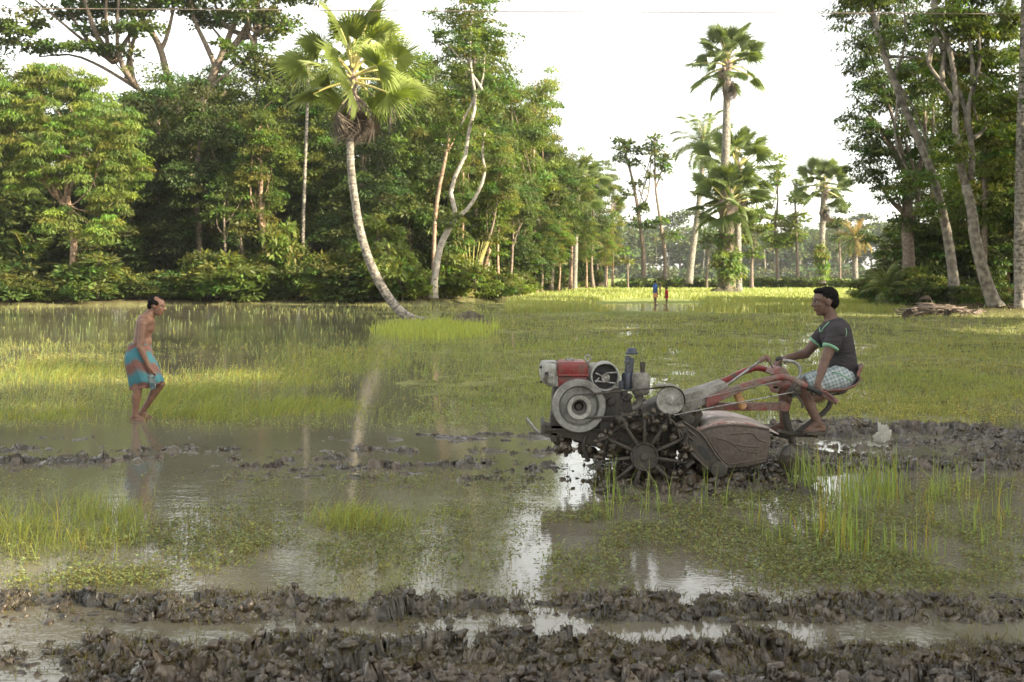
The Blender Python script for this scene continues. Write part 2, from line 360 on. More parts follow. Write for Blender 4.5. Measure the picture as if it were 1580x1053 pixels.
# ---------------------------------------------------------------- grass and weeds
rg = np.random.default_rng(7)
def sample_px(n, x0, x1, y0, y1, dens):
    """ground points spread evenly in the picture's area, thinned by dens(px,py,x,Y)"""
    px = rg.uniform(x0, x1, n); py = rg.uniform(y0, y1, n); Y = GY(py); x = (px-790)/F*Y
    k = rg.random(n) < dens(px, py, x, Y)
    px, py, x, Y = px[k], py[k], x[k], Y[k]
    h, mud = ground_h(x, Y, False)
    return px, py, x, Y, np.maximum(h, -.04), mud
def blades(nb, x, Y, z, L, W, lean, col, wind=(0, 0), droop=.5):
    n = len(x); a = rg.uniform(0, 2*math.pi, n); le = np.abs(rg.normal(0, 1, n))*lean
    dx = np.cos(a)*le+wind[0]; dy = np.sin(a)*le+wind[1]
    fa = rg.uniform(-.6, .6, n)+rg.integers(0, 2, n)*math.pi; wx = np.cos(fa)*W/2; wy = np.sin(fa)*W/2
    b = np.stack([x, Y, z], 1); wv = np.stack([wx, wy, 0*wx], 1)
    mid = b+np.stack([dx*L*.35, dy*L*.35, L*.55], 1)
    tip = b+np.stack([dx*L*(.9+droop*.4), dy*L*(.9+droop*.4), L*(1-droop*np.minimum(le, 1)*.35)], 1)
    V = np.stack([b-wv, b+wv, mid+wv*.75, mid-wv*.75, tip], 1).reshape(-1, 3); k = np.arange(n)[:, None]*5
    nb.add(V, k+np.array([[0, 1, 2, 3]]), k+np.array([[3, 2, 4]]), np.repeat(col, 5, 0))
def cols(n, base, var=.25, hue=.12):
    base = np.asarray(base); v = 1+rg.uniform(-var, var, (n, 1)); t = rg.uniform(-hue, hue, (n, 1))
    return np.clip(base*v*np.concatenate([1+t, np.ones_like(t), 1-t], 1), 0, 3)
def inell(px, py, cx, cy_, rx, ry): return np.clip(1.25-np.hypot((px-cx)/rx, (py-cy_)/ry), 0, 1)
def field_density(px, py, x, Y):
    n = fbm(x*.35, Y*.22, 5); n2 = fbm(x*1.4, Y*.9, 6)
    left = 1-sstep(470, 700, px)
    d = .5+.5*sstep(.38, .62, n2)
    # open dark water on the left, and in the middle
    open1 = inell(px, py, 230, 503, 440, 30)*1.2+inell(px, py, 330, 560, 180, 22)*.55+inell(px, py, 570, 610, 210, 40)*.75+inell(px, py, 80, 610, 90, 25)*.4
    d = d*(1-np.clip(open1*1.5, 0, .96)*sstep(.2, .5, n+.2*left))
    d = d*(.45+.55*sstep(.4, .55, n))
    d = d*(1-sstep(640, 668, py+14*(n2-.5)))
    d = d*np.clip(1-inell(px, py, 1000, 474, 100, 13)*2.4, 0, 1)
    d = np.clip(d*(1+.5*sstep(600, 900, px)), 0, 1)*(1-inell(px, py, 965, 585, 60, 26)*.6)
    return d
def build_grass():
    # 1 field blades, from the mud strip to the forest
    nb = NB()
    def W_(Y, k=1.0): return np.maximum(.006, k*Y/F)
    px, py, x, Y, z, m = sample_px(135000, -260, 1840, 462, 668, field_density)
    L = np.clip(rg.gamma(2.6, .034, len(x)), .03, .4)*np.interp(Y, [13, 40, 80], [.8, 1.1, 1.4])
    c = cols(len(x), (1, 1, 1)); yl = fbm(x*.2, Y*.2, 12)[:, None]
    c = c*(np.array([[.85, .98, .95]])*(1-yl)+np.array([[1.15, 1.1, 1.0]])*yl)
    blades(nb, x, Y, z, L, W_(Y, 1.1)*rg.uniform(.7, 1.3, len(x)), .55, c, (.1, 0))
    # 2 stems standing in the open water, left
    px, py, x, Y, z, m = sample_px(5500, -200, 760, 478, 640, lambda px, py, x, Y: sstep(.4, .6, fbm(x*.6, Y*.3, 33)))
    blades(nb, x, Y, z, rg.uniform(.08, .3, len(x)), W_(Y, .8), .25, cols(len(x), (.7, .82, .9), .35))
    # 3 pale yellow paddy beyond
    px, py, x, Y, z, m = sample_px(60000, 780, 1480, 443, 484, lambda px, py, x, Y: sstep(790, 860, px+ (py-443)*1.2)*(Y < forest_edge(px)-1)*np.clip(1-inell(px, py, 1000, 474, 100, 13)*2.4, 0, 1)*(.5+.5*sstep(.35, .5, fbm(x*.15, Y*.1, 8))))
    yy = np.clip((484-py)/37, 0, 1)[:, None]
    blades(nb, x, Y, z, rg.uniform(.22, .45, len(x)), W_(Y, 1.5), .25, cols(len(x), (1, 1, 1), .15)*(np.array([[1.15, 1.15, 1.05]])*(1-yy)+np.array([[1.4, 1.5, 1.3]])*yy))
    # 4 bright young rice in front of the leaning palm
    px, py, x, Y, z, m = sample_px(17000, 520, 830, 488, 545, lambda px, py, x, Y: inell(px, py, 672, 512, 88, 13)*1.2*(.35+fbm(x*1.5, Y*.8, 17)))
    blades(nb, x, Y, z, rg.uniform(.16, .42, len(x)), W_(Y, 1.2), .2, cols(len(x), (1.35, 1.45, .9), .2))
    # 5 lush tufts
    for (cx, cyy, rx, ry, n, L0, L1, wx) in ((90, 822, 135, 42, 2300, .14, .38, .1), (-120, 835, 90, 38, 900, .14, .36, 0), (165, 790, 60, 22, 700, .15, .3, .1), (560, 805, 78, 20, 1500, .10, .27, .25), (330, 640, 95, 13, 3800, .12, .34, .35), (275, 615, 90, 18, 3200, .12, .36, .4), (460, 630, 90, 12, 3000, .1, .3, .4),
                                       (90, 580, 120, 18, 3500, .12, .34, .3), (700, 790, 35, 8, 200, .06, .16, 0), (240, 765, 26, 6, 40, .15, .3, -.7), (1180, 505, 120, 12, 900, .15, .35, .1), (520, 560, 100, 16, 2200, .12, .3, .3), (1450, 600, 160, 20, 2500, .08, .2, .1), (60, 640, 90, 12, 2500, .1, .26, .2), (400, 585, 130, 16, 3000, .1, .28, .3), (1000, 540, 200, 22, 3500, .08, .2, .1), (930, 640, 40, 8, 200, .05, .15, 0)):
        px, py, x, Y, z, m = sample_px(n*2, cx-rx*1.3, cx+rx*1.3, cyy-ry*1.3, cyy+ry*1.3, lambda a, b, c_, d: inell(a, b, cx, cyy, rx, ry)*sstep(.3, .55, fbm(c_*2.2, d*2.2, 15))*1.2)
        c = cols(len(x), (1.05, 1.15, .9)); dd = rg.random(len(x)) < .1; c[dd] *= (1.5, 1.1, .8)
        blades(nb, x, Y, z, (L0*.5+(L1*1.15-L0*.5)*rg.beta(1.6, 2.2, len(x)))*(.55+.75*fbm(x*4, Y*4, 19)), np.maximum(.0045, .75*Y/F)*rg.uniform(.6, 1.4, len(x)), .6, c*rg.uniform(.7, 1.15, (len(x), 1)), (wx, -.05), 1.0)
    # 6 tall reeds to the right of the tiller
    px, py, x, Y, z, m = sample_px(5200, 1150, 1640, 730, 890, lambda px, py, x, Y: inell(px, py, 1350, 800, 190, 62)*sstep(.42, .62, fbm(x*3, Y*1.5, 61)))
    c = cols(len(x), (.95, 1.15, .8)); dd = rg.random(len(x)) < .15; c[dd] *= (1.5, .9, .7)
    blades(nb, x, Y, z, rg.gamma(5, .05, len(x)), .007*rg.uniform(.7, 1.3, len(x)), .17, c, (0, 0), .35)
    for (cx, cyy, n) in ((1243, 755, 60), (1010, 790, 12), (960, 770, 14), (1095, 785, 10), (1355, 760, 45), (1460, 770, 30), (1300, 770, 30), (940, 800, 12)):
        px, py, x, Y, z, m = sample_px(n, cx-26, cx+26, cyy-9, cyy+9, lambda px, py, x, Y: px*0+1)
        blades(nb, x, Y, z, rg.uniform(.12, .5, len(x)), .007, .3, cols(len(x), (.9, 1.1, .8), .35), (0, 0), .5)
    # sprigs growing on the mud ridges
    px, py, x, Y, z, m = sample_px(7000, -100, 1680, 885, 1053, lambda px, py, x, Y: sstep(.5, .68, fbm(x*2, Y*2, 71))*.35)
    h, _ = ground_h(x, Y); blades(nb, x, Y, np.maximum(h, 0)-.005, rg.uniform(.015, .06, len(x)), .004, .6, cols(len(x), (.85, .8, .6)), (0, 0), .8)
    px, py, x, Y, z, m = sample_px(26000, -100, 1680, 885, 1053, lambda px, py, x, Y: px*0+.8)
    h, mu = ground_h(x, Y); k = mu > .2; x, Y, h = x[k], Y[k], h[k]; blades(nb, x, Y, h-.004, rg.uniform(.02, .075, len(x)), rg.uniform(.002, .006, len(x)), 1.6, cols(len(x), (.42, .32, .36), .4), (0, 0), .9)
    px, py, x, Y, z, m = sample_px(12000, -100, 1740, 650, 760, lambda px, py, x, Y: px*0+1)
    h, mu = ground_h(x, Y); k = mu > .2; x, Y, h = x[k], Y[k], h[k]; blades(nb, x, Y, h-.004, rg.uniform(.02, .08, len(x)), .005, 1.4, cols(len(x), (.5, .42, .4), .4), (0, 0), .9)
    o = nb.build('grass', M['blade']); tag(o, 'marsh grass, rice and reeds growing out of the flooded field', 'grass', kind='stuff')

    # small leafed water weeds
    nb = NB()
    def weeds(n, x0, x1, y0, y1, dens, s0, s1, hmax, base, per=5, var=.3):
        px, py, x, Y, z, m = sample_px(n, x0, x1, y0, y1, dens)
        if not len(x): return
        yb = sstep(.4, .6, fbm(x*.18, Y*.13, 111))[:, None]; ln = len(x); hh = rg.uniform(.1, 1, ln)**1.3*hmax
        c0 = np.repeat(cols(ln, base, var, .15)*(np.array([[.82, .98, 1.]])*(1-yb)+np.array([[1.3, 1.22, .9]])*yb), per, 0)
        X = np.repeat(x, per)+rg.normal(0, .022, ln*per)*np.repeat(1+hh*4, per); YY = np.repeat(Y, per)+rg.normal(0, .03, ln*per)
        Z = np.maximum(np.repeat(z, per), 0)+rg.random(ln*per)*np.repeat(hh, per)+.004
        a = rg.uniform(0, 2*math.pi, ln*per); d = np.stack([np.cos(a), np.sin(a), rg.uniform(-.3, .9, ln*per)], 1)
        nrm = np.stack([rg.normal(0, .5, ln*per), rg.normal(0, .5, ln*per)-.2, np.ones(ln*per)], 1)
        S = np.maximum(rg.uniform(s0, s1, ln*per), 2.0*np.repeat(Y, per)/F)
        add_leaves(nb, np.stack([X, YY, Z], 1), d, nrm, S, S*.42, c0*rg.uniform(.8, 1.2, (ln*per, 1)))
        blades(nb, x, Y, np.maximum(z, -.01), hh+.01, np.maximum(.003, .5*Y/F), .15, cols(ln, np.array(base)*(1.1, .85, .8)))
    dn = lambda px, py, x, Y: field_density(px, py, x, Y)*sstep(20, 90, py-478)*sstep(.35, .6, fbm(x*1.1, Y*.8, 81))
    weeds(70000, -220, 1800, 480, 664, dn, .02, .045, .07, (1.2, 1.2, 1.0), 5, .45)
    nearw = lambda px, py, x, Y: np.clip(inell(px, py, 1060, 757, 170, 15)+inell(px, py, 1010, 790, 330, 48)*1.1+inell(px, py, 1330, 850, 260, 62)*1.2+inell(px, py, 880, 870, 130, 45)*.5+inell(px, py, 300, 840, 280, 60)*.75+inell(px, py, 120, 890, 200, 22)*.8
                                       +inell(px, py, 560, 850, 220, 40)*.35+inell(px, py, 500, 745, 330, 12)*.35+inell(px, py, 1420, 760, 150, 20)*.5+.1, 0, 1)*sstep(.34, .58, fbm(x*2.1, Y*1.5, 82))*(1-inell(px, py, 812, 870, 55, 52))*(1-inell(px, py, 1075, 895, 75, 26))
    weeds(30000, -200, 1780, 735, 925, nearw, .014, .036, .09, (.86, .84, .62), 6, .5)
    weeds(1500, -100, 1680, 900, 1050, lambda px, py, x, Y: sstep(.52, .7, fbm(x*2, Y*2, 83))*.5, .012, .03, .04, (.6, .5, .36), 4)
    # tiny leaves afloat
    px, py, x, Y, z, m = sample_px(16000, -200, 1780, 560, 930, lambda px, py, x, Y: sstep(.45, .6, fbm(x*1.6, Y*1.2, 84))*(1-inell(px, py, 300, 700, 900, 36))*.8+.04)
    n = len(x); a = rg.uniform(0, 6.28, n); S = np.maximum(rg.uniform(.012, .03, n), 1.1*Y/F)
    add_leaves(nb, np.stack([x, Y, rg.uniform(.004, .012, n)], 1), np.stack([np.cos(a), np.sin(a), 0*a], 1), np.tile([0, 0, 1.], (n, 1)), S, S*.5, cols(n, (1.0, 1.0, .85)), 0)
    o = nb.build('water_weeds', M['weed']); tag(o, 'low small leafed weeds matted on the shallow water', 'weeds', kind='stuff')
    # lumps of turned mud
    nb = NB(); import bmesh
    bm = bmesh.new(); bmesh.ops.create_icosphere(bm, subdivisions=2, radius=1)
    iv = np.array([v.co[:] for v in bm.verts]); it = np.array([[v.index for v in f.verts] for f in bm.faces]); bm.free()
    def lumps(n, x0, x1, y0, y1, r0, r1, need):
        px = rg.uniform(x0, x1, n); py = rg.uniform(y0, y1, n); Y = GY(py); x = (px-790)/F*Y
        h, mud = ground_h(x, Y); k = mud*rg.uniform(.5, 1.5, n) > need; x, Y, h = x[k], Y[k], h[k]
        for i in range(len(x)):
            r = r0+(r1-r0)*rg.random()**2.5; s = rg.uniform(.6, 1.35, 3)*r; s[2] *= .8
            q = iv*1.0
            ph = rg.uniform(0, 6.28, 6)
            for _ in range(2):
                dd = norm(rg.normal(0, 1, (1, 3)))[0]; t = q@dd; q = q-np.outer(np.maximum(t-rg.uniform(.3, .8), 0), dd)*.8
            q = q*(1+.30*np.sin(q[:, :1]*2.5+ph[0])*np.sin(q[:, 1:2]*3.1+ph[1])+.22*np.sin(q[:, 2:]*5+ph[2])*np.sin(q[:, :1]*6+ph[3])+.5*(rg.random((len(q), 1))-.5)); an = rg.uniform(0, 6.28); ca, sa = math.cos(an), math.sin(an)
            q = q*s; q = q@np.array([[ca, sa, 0], [-sa, ca, 0], [0, 0, 1]])
            v = rg.uniform(.6, 1.3); nb.add(q+[x[i], Y[i], max(h[i], -.02)+s[2]*.35], None, it, [v, v*rg.uniform(.95, 1.03), v*rg.uniform(.88, 1)])
    lumps(2000, -160, 1740, 895, 985, .004, .036, .3); lumps(2600, -160, 1740, 985, 1075, .004, .034, .3)
    lumps(900, -100, 1110, 672, 752, .006, .035, .25); lumps(1000, 1190, 1740, 650, 760, .008, .045, .3); lumps(700, 900, 1250, 700, 790, .008, .045, .1)
    m, nt, b = nodes('wet_mud')
    at = nt.nodes.new("ShaderNodeAttribute"); at.attribute_name = 'tint'
    r, nn = ramp_noise(nt, 30, (.036, .027, .018), (.095, .073, .05), .35, .68)
    mx = nt.nodes.new("ShaderNodeMix"); mx.data_type = 'RGBA'; mx.blend_type = 'MULTIPLY'; mx.inputs[0].default_value = 1
    nt.links.new(r.outputs[0], mx.inputs[6]); nt.links.new(at.outputs['Color'], mx.inputs[7]); nt.links.new(mx.outputs[2], b.inputs['Base Color'])
    b.inputs['Roughness'].default_value = .3; bump(nt, b, nn.outputs[0], .7, .01); M['wet_mud'] = m
    o = nb.build('mud_clods', m, smooth=True); tag(o, 'wet dark clods of turned mud along the plough lines', 'mud', kind='stuff')
# ---------------------------------------------------------------- broadleaf trees
def crown_mesh(nb, blobs, rng, dens=1.0, leaf=.26, lw=.36, clump=.75, per=120, droop=.3, lit=.25, cut=.2, base=(1, 1, 1)):
    """blobs: (x,y,z, rx,ry,rz); leaf clumps gather on and inside each blob; returns clump centres"""
    cen = []
    for (bx, by, bz, rx, ry, rz) in blobs:
        area = (rx*ry+ry*rz+rx*rz)/3*4*math.pi
        K = max(3, int(area*dens/(clump*clump*2.6)))
        d = norm(rng.normal(0, 1, (K, 3))); rad = rng.uniform(cut, 1, (K, 1))**.45
        cen.append(np.array([bx, by, bz])+d*rad*np.array([rx, ry, rz])*rng.uniform(.85, 1.12, (K, 1)))
    cen = np.vstack(cen); K = len(cen)
    cr = clump*rng.uniform(.5, 1.25, K); n = (per*rng.uniform(.6, 1.3, K)).astype(int); idx = np.repeat(np.arange(K), n); N = len(idx)
    d = norm(rng.normal(0, 1, (N, 3))); d[:, 2] = np.abs(d[:, 2])*.9-.25
    r = rng.random((N, 1))**.4
    p = cen[idx]+d*r*cr[idx][:, None]*np.array([1.15, 1.15, .62])
    p[:, 2] -= droop*.5*np.hypot(d[:, 0], d[:, 1])*cr[idx]
    ld = d*np.array([1, 1, .5])+rng.normal(0, .45, (N, 3)); ld[:, 2] -= droop
    nr = d*.5+np.array([0, 0, .9])+rng.normal(0, .45, (N, 3))
    cc = 1+rng.uniform(-.22, .25, (K, 3))*np.array([1, .9, .6]); hot = rng.random(K) < lit
    cc[hot] *= np.array([1.3, 1.27, 1.0]); c = cc[idx]*rng.uniform(.75, 1.25, (N, 1))*np.array(base)
    L = leaf*rng.uniform(.65, 1.25, N)
    add_leaves(nb, p, ld, nr, L, L*lw, c)
    return cen
def limbs(nb, trunk_top, cen, rng, r0, k=12, seg=5):
    if len(cen) < 1: return
    ids = rng.choice(len(cen), min(k, len(cen)), replace=False); A = trunk_top
    for i in ids:
        s = A[rng.integers(len(A)//3, len(A))]; e = cen[i]; L = np.linalg.norm(e-s)
        if L > 9: continue
        m1 = s*.6+e*.4+rng.normal(0, .12*L, 3)*.6; m1[2] -= .03*L
        pts = spine([s, m1, e], 7); nb.tube(pts, np.linspace(r0*rng.uniform(.35, .6), r0*.1, 7), seg)
def make_tree(name, loc, trunk, r0, r1, blobs, rng, lm, bm_, k=12, nl=14, seg=8, extra=(), **kw):
    """trunk: list of points relative to loc; blobs relative to loc"""
    e = empty(name, loc)
    nb = NB(); sp = spine(trunk, nl); n = len(sp)
    rad = r0+(r1-r0)*np.linspace(0, 1, n)**.8; rad[0] *= 1.45; rad[1] *= 1.12
    nb.tube(sp, rad, seg, wob=.07, rng=rng)
    for (pts, a, b) in extra:
        q = spine(pts, 12); nb.tube(q, np.linspace(a, b, 12), seg, wob=.06, rng=rng)
        sp = np.vstack([sp, q])
    cb = NB(); cen = crown_mesh(cb, blobs, rng, **kw)
    limbs(nb, sp[len(sp)//3:], cen, rng, max(r1*1.4, .05), k)
    nb.build('trunk', M[bm_], e, True); cb.build('crown', M[lm], e)
    return e
def copy_tree(o, loc, rz=0, s=1.0, sz=None, mat=None):
    c = o.copy(); sc.collection.objects.link(c); c.location = loc; c.rotation_euler = (0, 0, rz); c.scale = (s, s, sz or s)
    for ch in o.children:
        d = ch.copy(); sc.collection.objects.link(d); d.parent = c; d.matrix_parent_inverse = Matrix()
        for g in ch.children:
            h = g.copy(); sc.collection.objects.link(h); h.parent = d
    return c
def rel(loc, px, py, Y): v = P(px, py, Y)-Vector(loc); return (v.x, v.y, v.z)
def relb(loc, px, py, Y, rpx, rpy, ry=None):
    v = P(px, py, Y)-Vector(loc); k = Y/F; return (v.x, v.y, v.z, rpx*k, ry or rpx*k*.9, rpy*k)
FZ = .38    # forest floor level

def build_templates():
    """unit trees about 10 m high; every later one is a copy scaled to its own height"""
    rng = np.random.default_rng(11); T = []
    def blobset(n, z0, z1, rr, br):
        out = []
        for i in range(n):
            t = (i+.5)/n; z = z0+(z1-z0)*t; a = rng.uniform(0, 6.28); q = rr*math.sin(math.pi*(.18+.72*t))*rng.uniform(.35, 1)
            s = br*rng.uniform(.7, 1.2); out.append((math.cos(a)*q, math.sin(a)*q, z, s, s, s*.75))
        return out
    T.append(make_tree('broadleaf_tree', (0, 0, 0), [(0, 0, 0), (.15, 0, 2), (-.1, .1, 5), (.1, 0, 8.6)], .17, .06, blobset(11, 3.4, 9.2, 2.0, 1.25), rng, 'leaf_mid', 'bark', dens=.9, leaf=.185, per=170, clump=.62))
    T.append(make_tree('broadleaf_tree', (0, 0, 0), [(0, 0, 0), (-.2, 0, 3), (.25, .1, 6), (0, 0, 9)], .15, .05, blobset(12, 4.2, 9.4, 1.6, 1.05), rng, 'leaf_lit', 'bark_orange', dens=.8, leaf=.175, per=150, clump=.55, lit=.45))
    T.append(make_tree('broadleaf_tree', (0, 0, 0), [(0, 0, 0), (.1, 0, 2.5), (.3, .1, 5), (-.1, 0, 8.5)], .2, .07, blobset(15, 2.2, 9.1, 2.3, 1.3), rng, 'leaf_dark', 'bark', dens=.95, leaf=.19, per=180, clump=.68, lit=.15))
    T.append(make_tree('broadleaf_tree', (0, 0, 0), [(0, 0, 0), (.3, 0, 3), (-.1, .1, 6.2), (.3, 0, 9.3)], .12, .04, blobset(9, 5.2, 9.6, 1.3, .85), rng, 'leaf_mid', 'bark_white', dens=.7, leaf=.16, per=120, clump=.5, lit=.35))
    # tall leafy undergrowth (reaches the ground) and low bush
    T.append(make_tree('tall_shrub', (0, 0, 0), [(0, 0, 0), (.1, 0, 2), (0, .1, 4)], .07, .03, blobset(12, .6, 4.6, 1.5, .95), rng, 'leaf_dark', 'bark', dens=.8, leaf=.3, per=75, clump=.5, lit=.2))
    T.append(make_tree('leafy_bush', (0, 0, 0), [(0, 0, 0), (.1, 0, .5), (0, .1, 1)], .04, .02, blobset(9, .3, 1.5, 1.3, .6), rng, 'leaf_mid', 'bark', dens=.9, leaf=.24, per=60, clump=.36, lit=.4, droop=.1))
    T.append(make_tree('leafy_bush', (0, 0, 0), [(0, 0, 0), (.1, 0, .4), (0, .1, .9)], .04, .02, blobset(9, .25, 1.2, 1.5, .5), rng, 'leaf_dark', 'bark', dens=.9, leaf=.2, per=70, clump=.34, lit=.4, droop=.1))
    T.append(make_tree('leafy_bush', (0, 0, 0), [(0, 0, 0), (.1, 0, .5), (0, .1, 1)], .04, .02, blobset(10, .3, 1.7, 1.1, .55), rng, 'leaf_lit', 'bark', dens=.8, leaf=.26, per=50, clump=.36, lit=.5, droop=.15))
    return T

# ---------------------------------------------------------------- palms
def fan_mesh(nb, R_, rng, nseg=44, spread=2.35, droop=.25, c=(1, 1, 1), fused=.4, pleat=.05, cup=.15):
    """palmyra fan leaf: pleated disc splitting into narrow tips; hub at origin, axis +X, face +Z"""
    a = np.linspace(-spread, spread, nseg*2+1)
    V = [(0, 0, 0)]; Q = []; T = []
    ri = R_*fused
    for i, t in enumerate(a):
        z = (pleat if i % 2 else -pleat)*R_
        V.append((math.cos(t)*ri, math.sin(t)*ri, z-cup*ri*abs(t)/spread))
    m = len(a)
    for i in range(m-1): T.append((0, 1+i, 2+i))
    for s in range(nseg):
        i0, i1, i2 = 1+2*s, 2+2*s, 3+2*s; t = a[2*s+1]+rng.normal(0, .02); r = R_*rng.uniform(.88, 1.05)*(1-.12*abs(t)/spread)
        dz = -droop*R_*rng.uniform(.3, 1.6)-cup*r*abs(t)/spread
        mr = ri+(r-ri)*.45; hw = math.sin(a[1]-a[0])*mr*.5
        cx, cyy = math.cos(t), math.sin(t); n0 = len(V)
        V += [(cx*mr+cyy*hw, cyy*mr-cx*hw, dz*.3-pleat*R_*.4), (cx*mr, cyy*mr, dz*.3+pleat*R_*.5), (cx*mr-cyy*hw, cyy*mr+cx*hw, dz*.3-pleat*R_*.4), (cx*r, cyy*r, dz)]
        Q += [(i0, n0, n0+1, i1), (i1, n0+1, n0+2, i2)]; T += [(n0, n0+3, n0+1), (n0+1, n0+3, n0+2)]
    V = np.array(V); cc = np.array(c)*(1+.12*rng.normal(0, 1, (len(V), 1))); cc = np.clip(cc, 0, 3)
    return V, np.array(Q), np.array(T), cc
def frond_templates(tag_, rng, dead=False, n=3, nseg=44, mat='fan'):
    out = []
    for k in range(n):
        nb = NB(); R_ = 1.0
        if dead: V, Q, T, C = fan_mesh(nb, R_*rng.uniform(.8, 1), rng, nseg//2+6, .8, .7, (1, 1, 1), .16, .09, .3)
        else: V, Q, T, C = fan_mesh(nb, R_, rng, nseg, rng.uniform(1.8, 2.45), rng.uniform(.03, .16), (1, 1, 1), .36, .045, rng.uniform(.05, .35))
        pl = 1.3 if not dead else .95
        tilt = rng.uniform(-.5, .1) if not dead else -.3
        ca, sa = math.cos(tilt), math.sin(tilt); V = V@np.array([[ca, 0, sa], [0, 1, 0], [-sa, 0, ca]])
        nb.add(V+[pl, 0, 0], Q, T, C)
        mesh = nb.build('frond', M['dead' if dead else mat])
        nb = NB(); q = spine([(0, 0, 0), (pl*.5, 0, .06), (pl, 0, 0)], 6); nb.tube(q, np.linspace(.045, .02, 6), 5)
        st = nb.build('stalk', M['petiole_dead' if dead else 'petiole'])
        out.append((mesh.data, st.data)); bpy.data.objects.remove(mesh); bpy.data.objects.remove(st)
    return out
def put_frond(e, tpl, pos, az, el, roll, s, name='frond'):
    f = bpy.data.objects.new(name, tpl[0]); link(f, e); f.location = pos; f.scale = (s, s, s)
    f.rotation_euler = (Matrix.Rotation(az, 3, 'Z')@Matrix.Rotation(-el, 3, 'Y')@Matrix.Rotation(roll, 3, 'X')).to_euler()
    if tpl[1]: g = bpy.data.objects.new('stalk', tpl[1]); link(g, f)
def palmyra(loc, path, r0, r1, crown, size, rng, green, dead, ng=24, nd=14, roll=.9, bark='palm_bark', name='palmyra_palm', skirt=1.0, dlo=-82, dhi=-52, **lab):
    e = empty(name, loc, **lab); nb = NB(); sp = spine(path, 40); n = len(sp); t = np.linspace(0, 1, n)
    rad = r0+(r1-r0)*t; rad[:3] *= [1.35, 1.18, 1.06]
    nb.tube(sp, rad, 14, wob=.035, rng=rng, along=True); nb.build('trunk', M[bark], e, True)
    c = np.array(crown)
    nb = NB(); nb.tube([c-[0, 0, .9*size], c-[0, 0, .5*size], c-[0, 0, .15*size], c+[0, 0, .25*size]], [r1*1.1, r1*1.5, r1*1.8, r1*.4], 10, wob=.2, rng=rng); nb.build('leaf_base', M['petiole_dead'], e)
    for i in range(ng):
        u = (i+.5)/ng; el = R(84-118*u+rng.uniform(-9, 9)); az = i*2.39996+rng.uniform(-.25, .25)
        put_frond(e, green[rng.integers(len(green))], tuple(c+[0, 0, -.35*size*u]), az, el, rng.uniform(-roll, roll), size*rng.uniform(.85, 1.1)*(.9 if u < .15 else 1))
    for i in range(nd):
        el = R(rng.uniform(dlo, dhi)); az = i*2.39996+rng.uniform(-.3, .3)
        put_frond(e, dead[rng.integers(len(dead))], tuple(c-[0, 0, (.35+.5*rng.random())*size]), az, el, rng.uniform(-.9, .9), size*rng.uniform(.65, .95)*skirt, 'dead_frond')
    return e
def pinnate_templates(rng, n=3, mat='fan_far', L=2.6):
    out = []
    for k in range(n):
        nb = NB(); q = spine([(0, 0, 0), (L*.4, 0, .28*L*.4), (L*.8, 0, .05), (L, 0, -.35*L*.5)], 24)
        m = 60; tt = np.linspace(.12, 1, m); pos = np.stack([np.interp(tt, np.linspace(0, 1, 24), q[:, j]) for j in range(3)], 1)
        for s in (-1, 1):
            ln = .62*np.sin(np.pi*(.12+.8*tt))*L/2.6+.08
            d = np.stack([np.full(m, .55), s*np.full(m, .8), -.5+rng.normal(0, .18, m)], 1)
            add_leaves(nb, pos, d, np.tile([0, -s*.3, 1.], (m, 1)), ln, np.full(m, .055), cols_(rng, m), .1)
        mesh = nb.build('frond', M[mat]); nb = NB(); nb.tube(q, np.linspace(.03, .008, 24), 4); st = nb.build('stalk', M['petiole'])
        out.append((mesh.data, st.data)); bpy.data.objects.remove(mesh); bpy.data.objects.remove(st)
    return out
def cols_(rng, n): return np.clip(1+rng.normal(0, .12, (n, 3)), .3, 2)
def featherpalm(loc, path, r0, r1, size, rng, tpl, ng=18, name='coconut_palm', lo=-45, **lab):
    e = empty(name, loc, **lab); nb = NB(); sp = spine(path, 24); nb.tube(sp, np.linspace(r0, r1, 24), 10, wob=.03, rng=rng, along=True); nb.build('trunk', M['palm_bark'], e, True)
    for i in range(ng):
        u = (i+.5)/ng; put_frond(e, tpl[rng.integers(len(tpl))], tuple(sp[-1]), i*2.39996+rng.uniform(-.2, .2), R(78+(lo-78)*u+rng.uniform(-8, 8)), 0, size*rng.uniform(.85, 1.1))
    return e

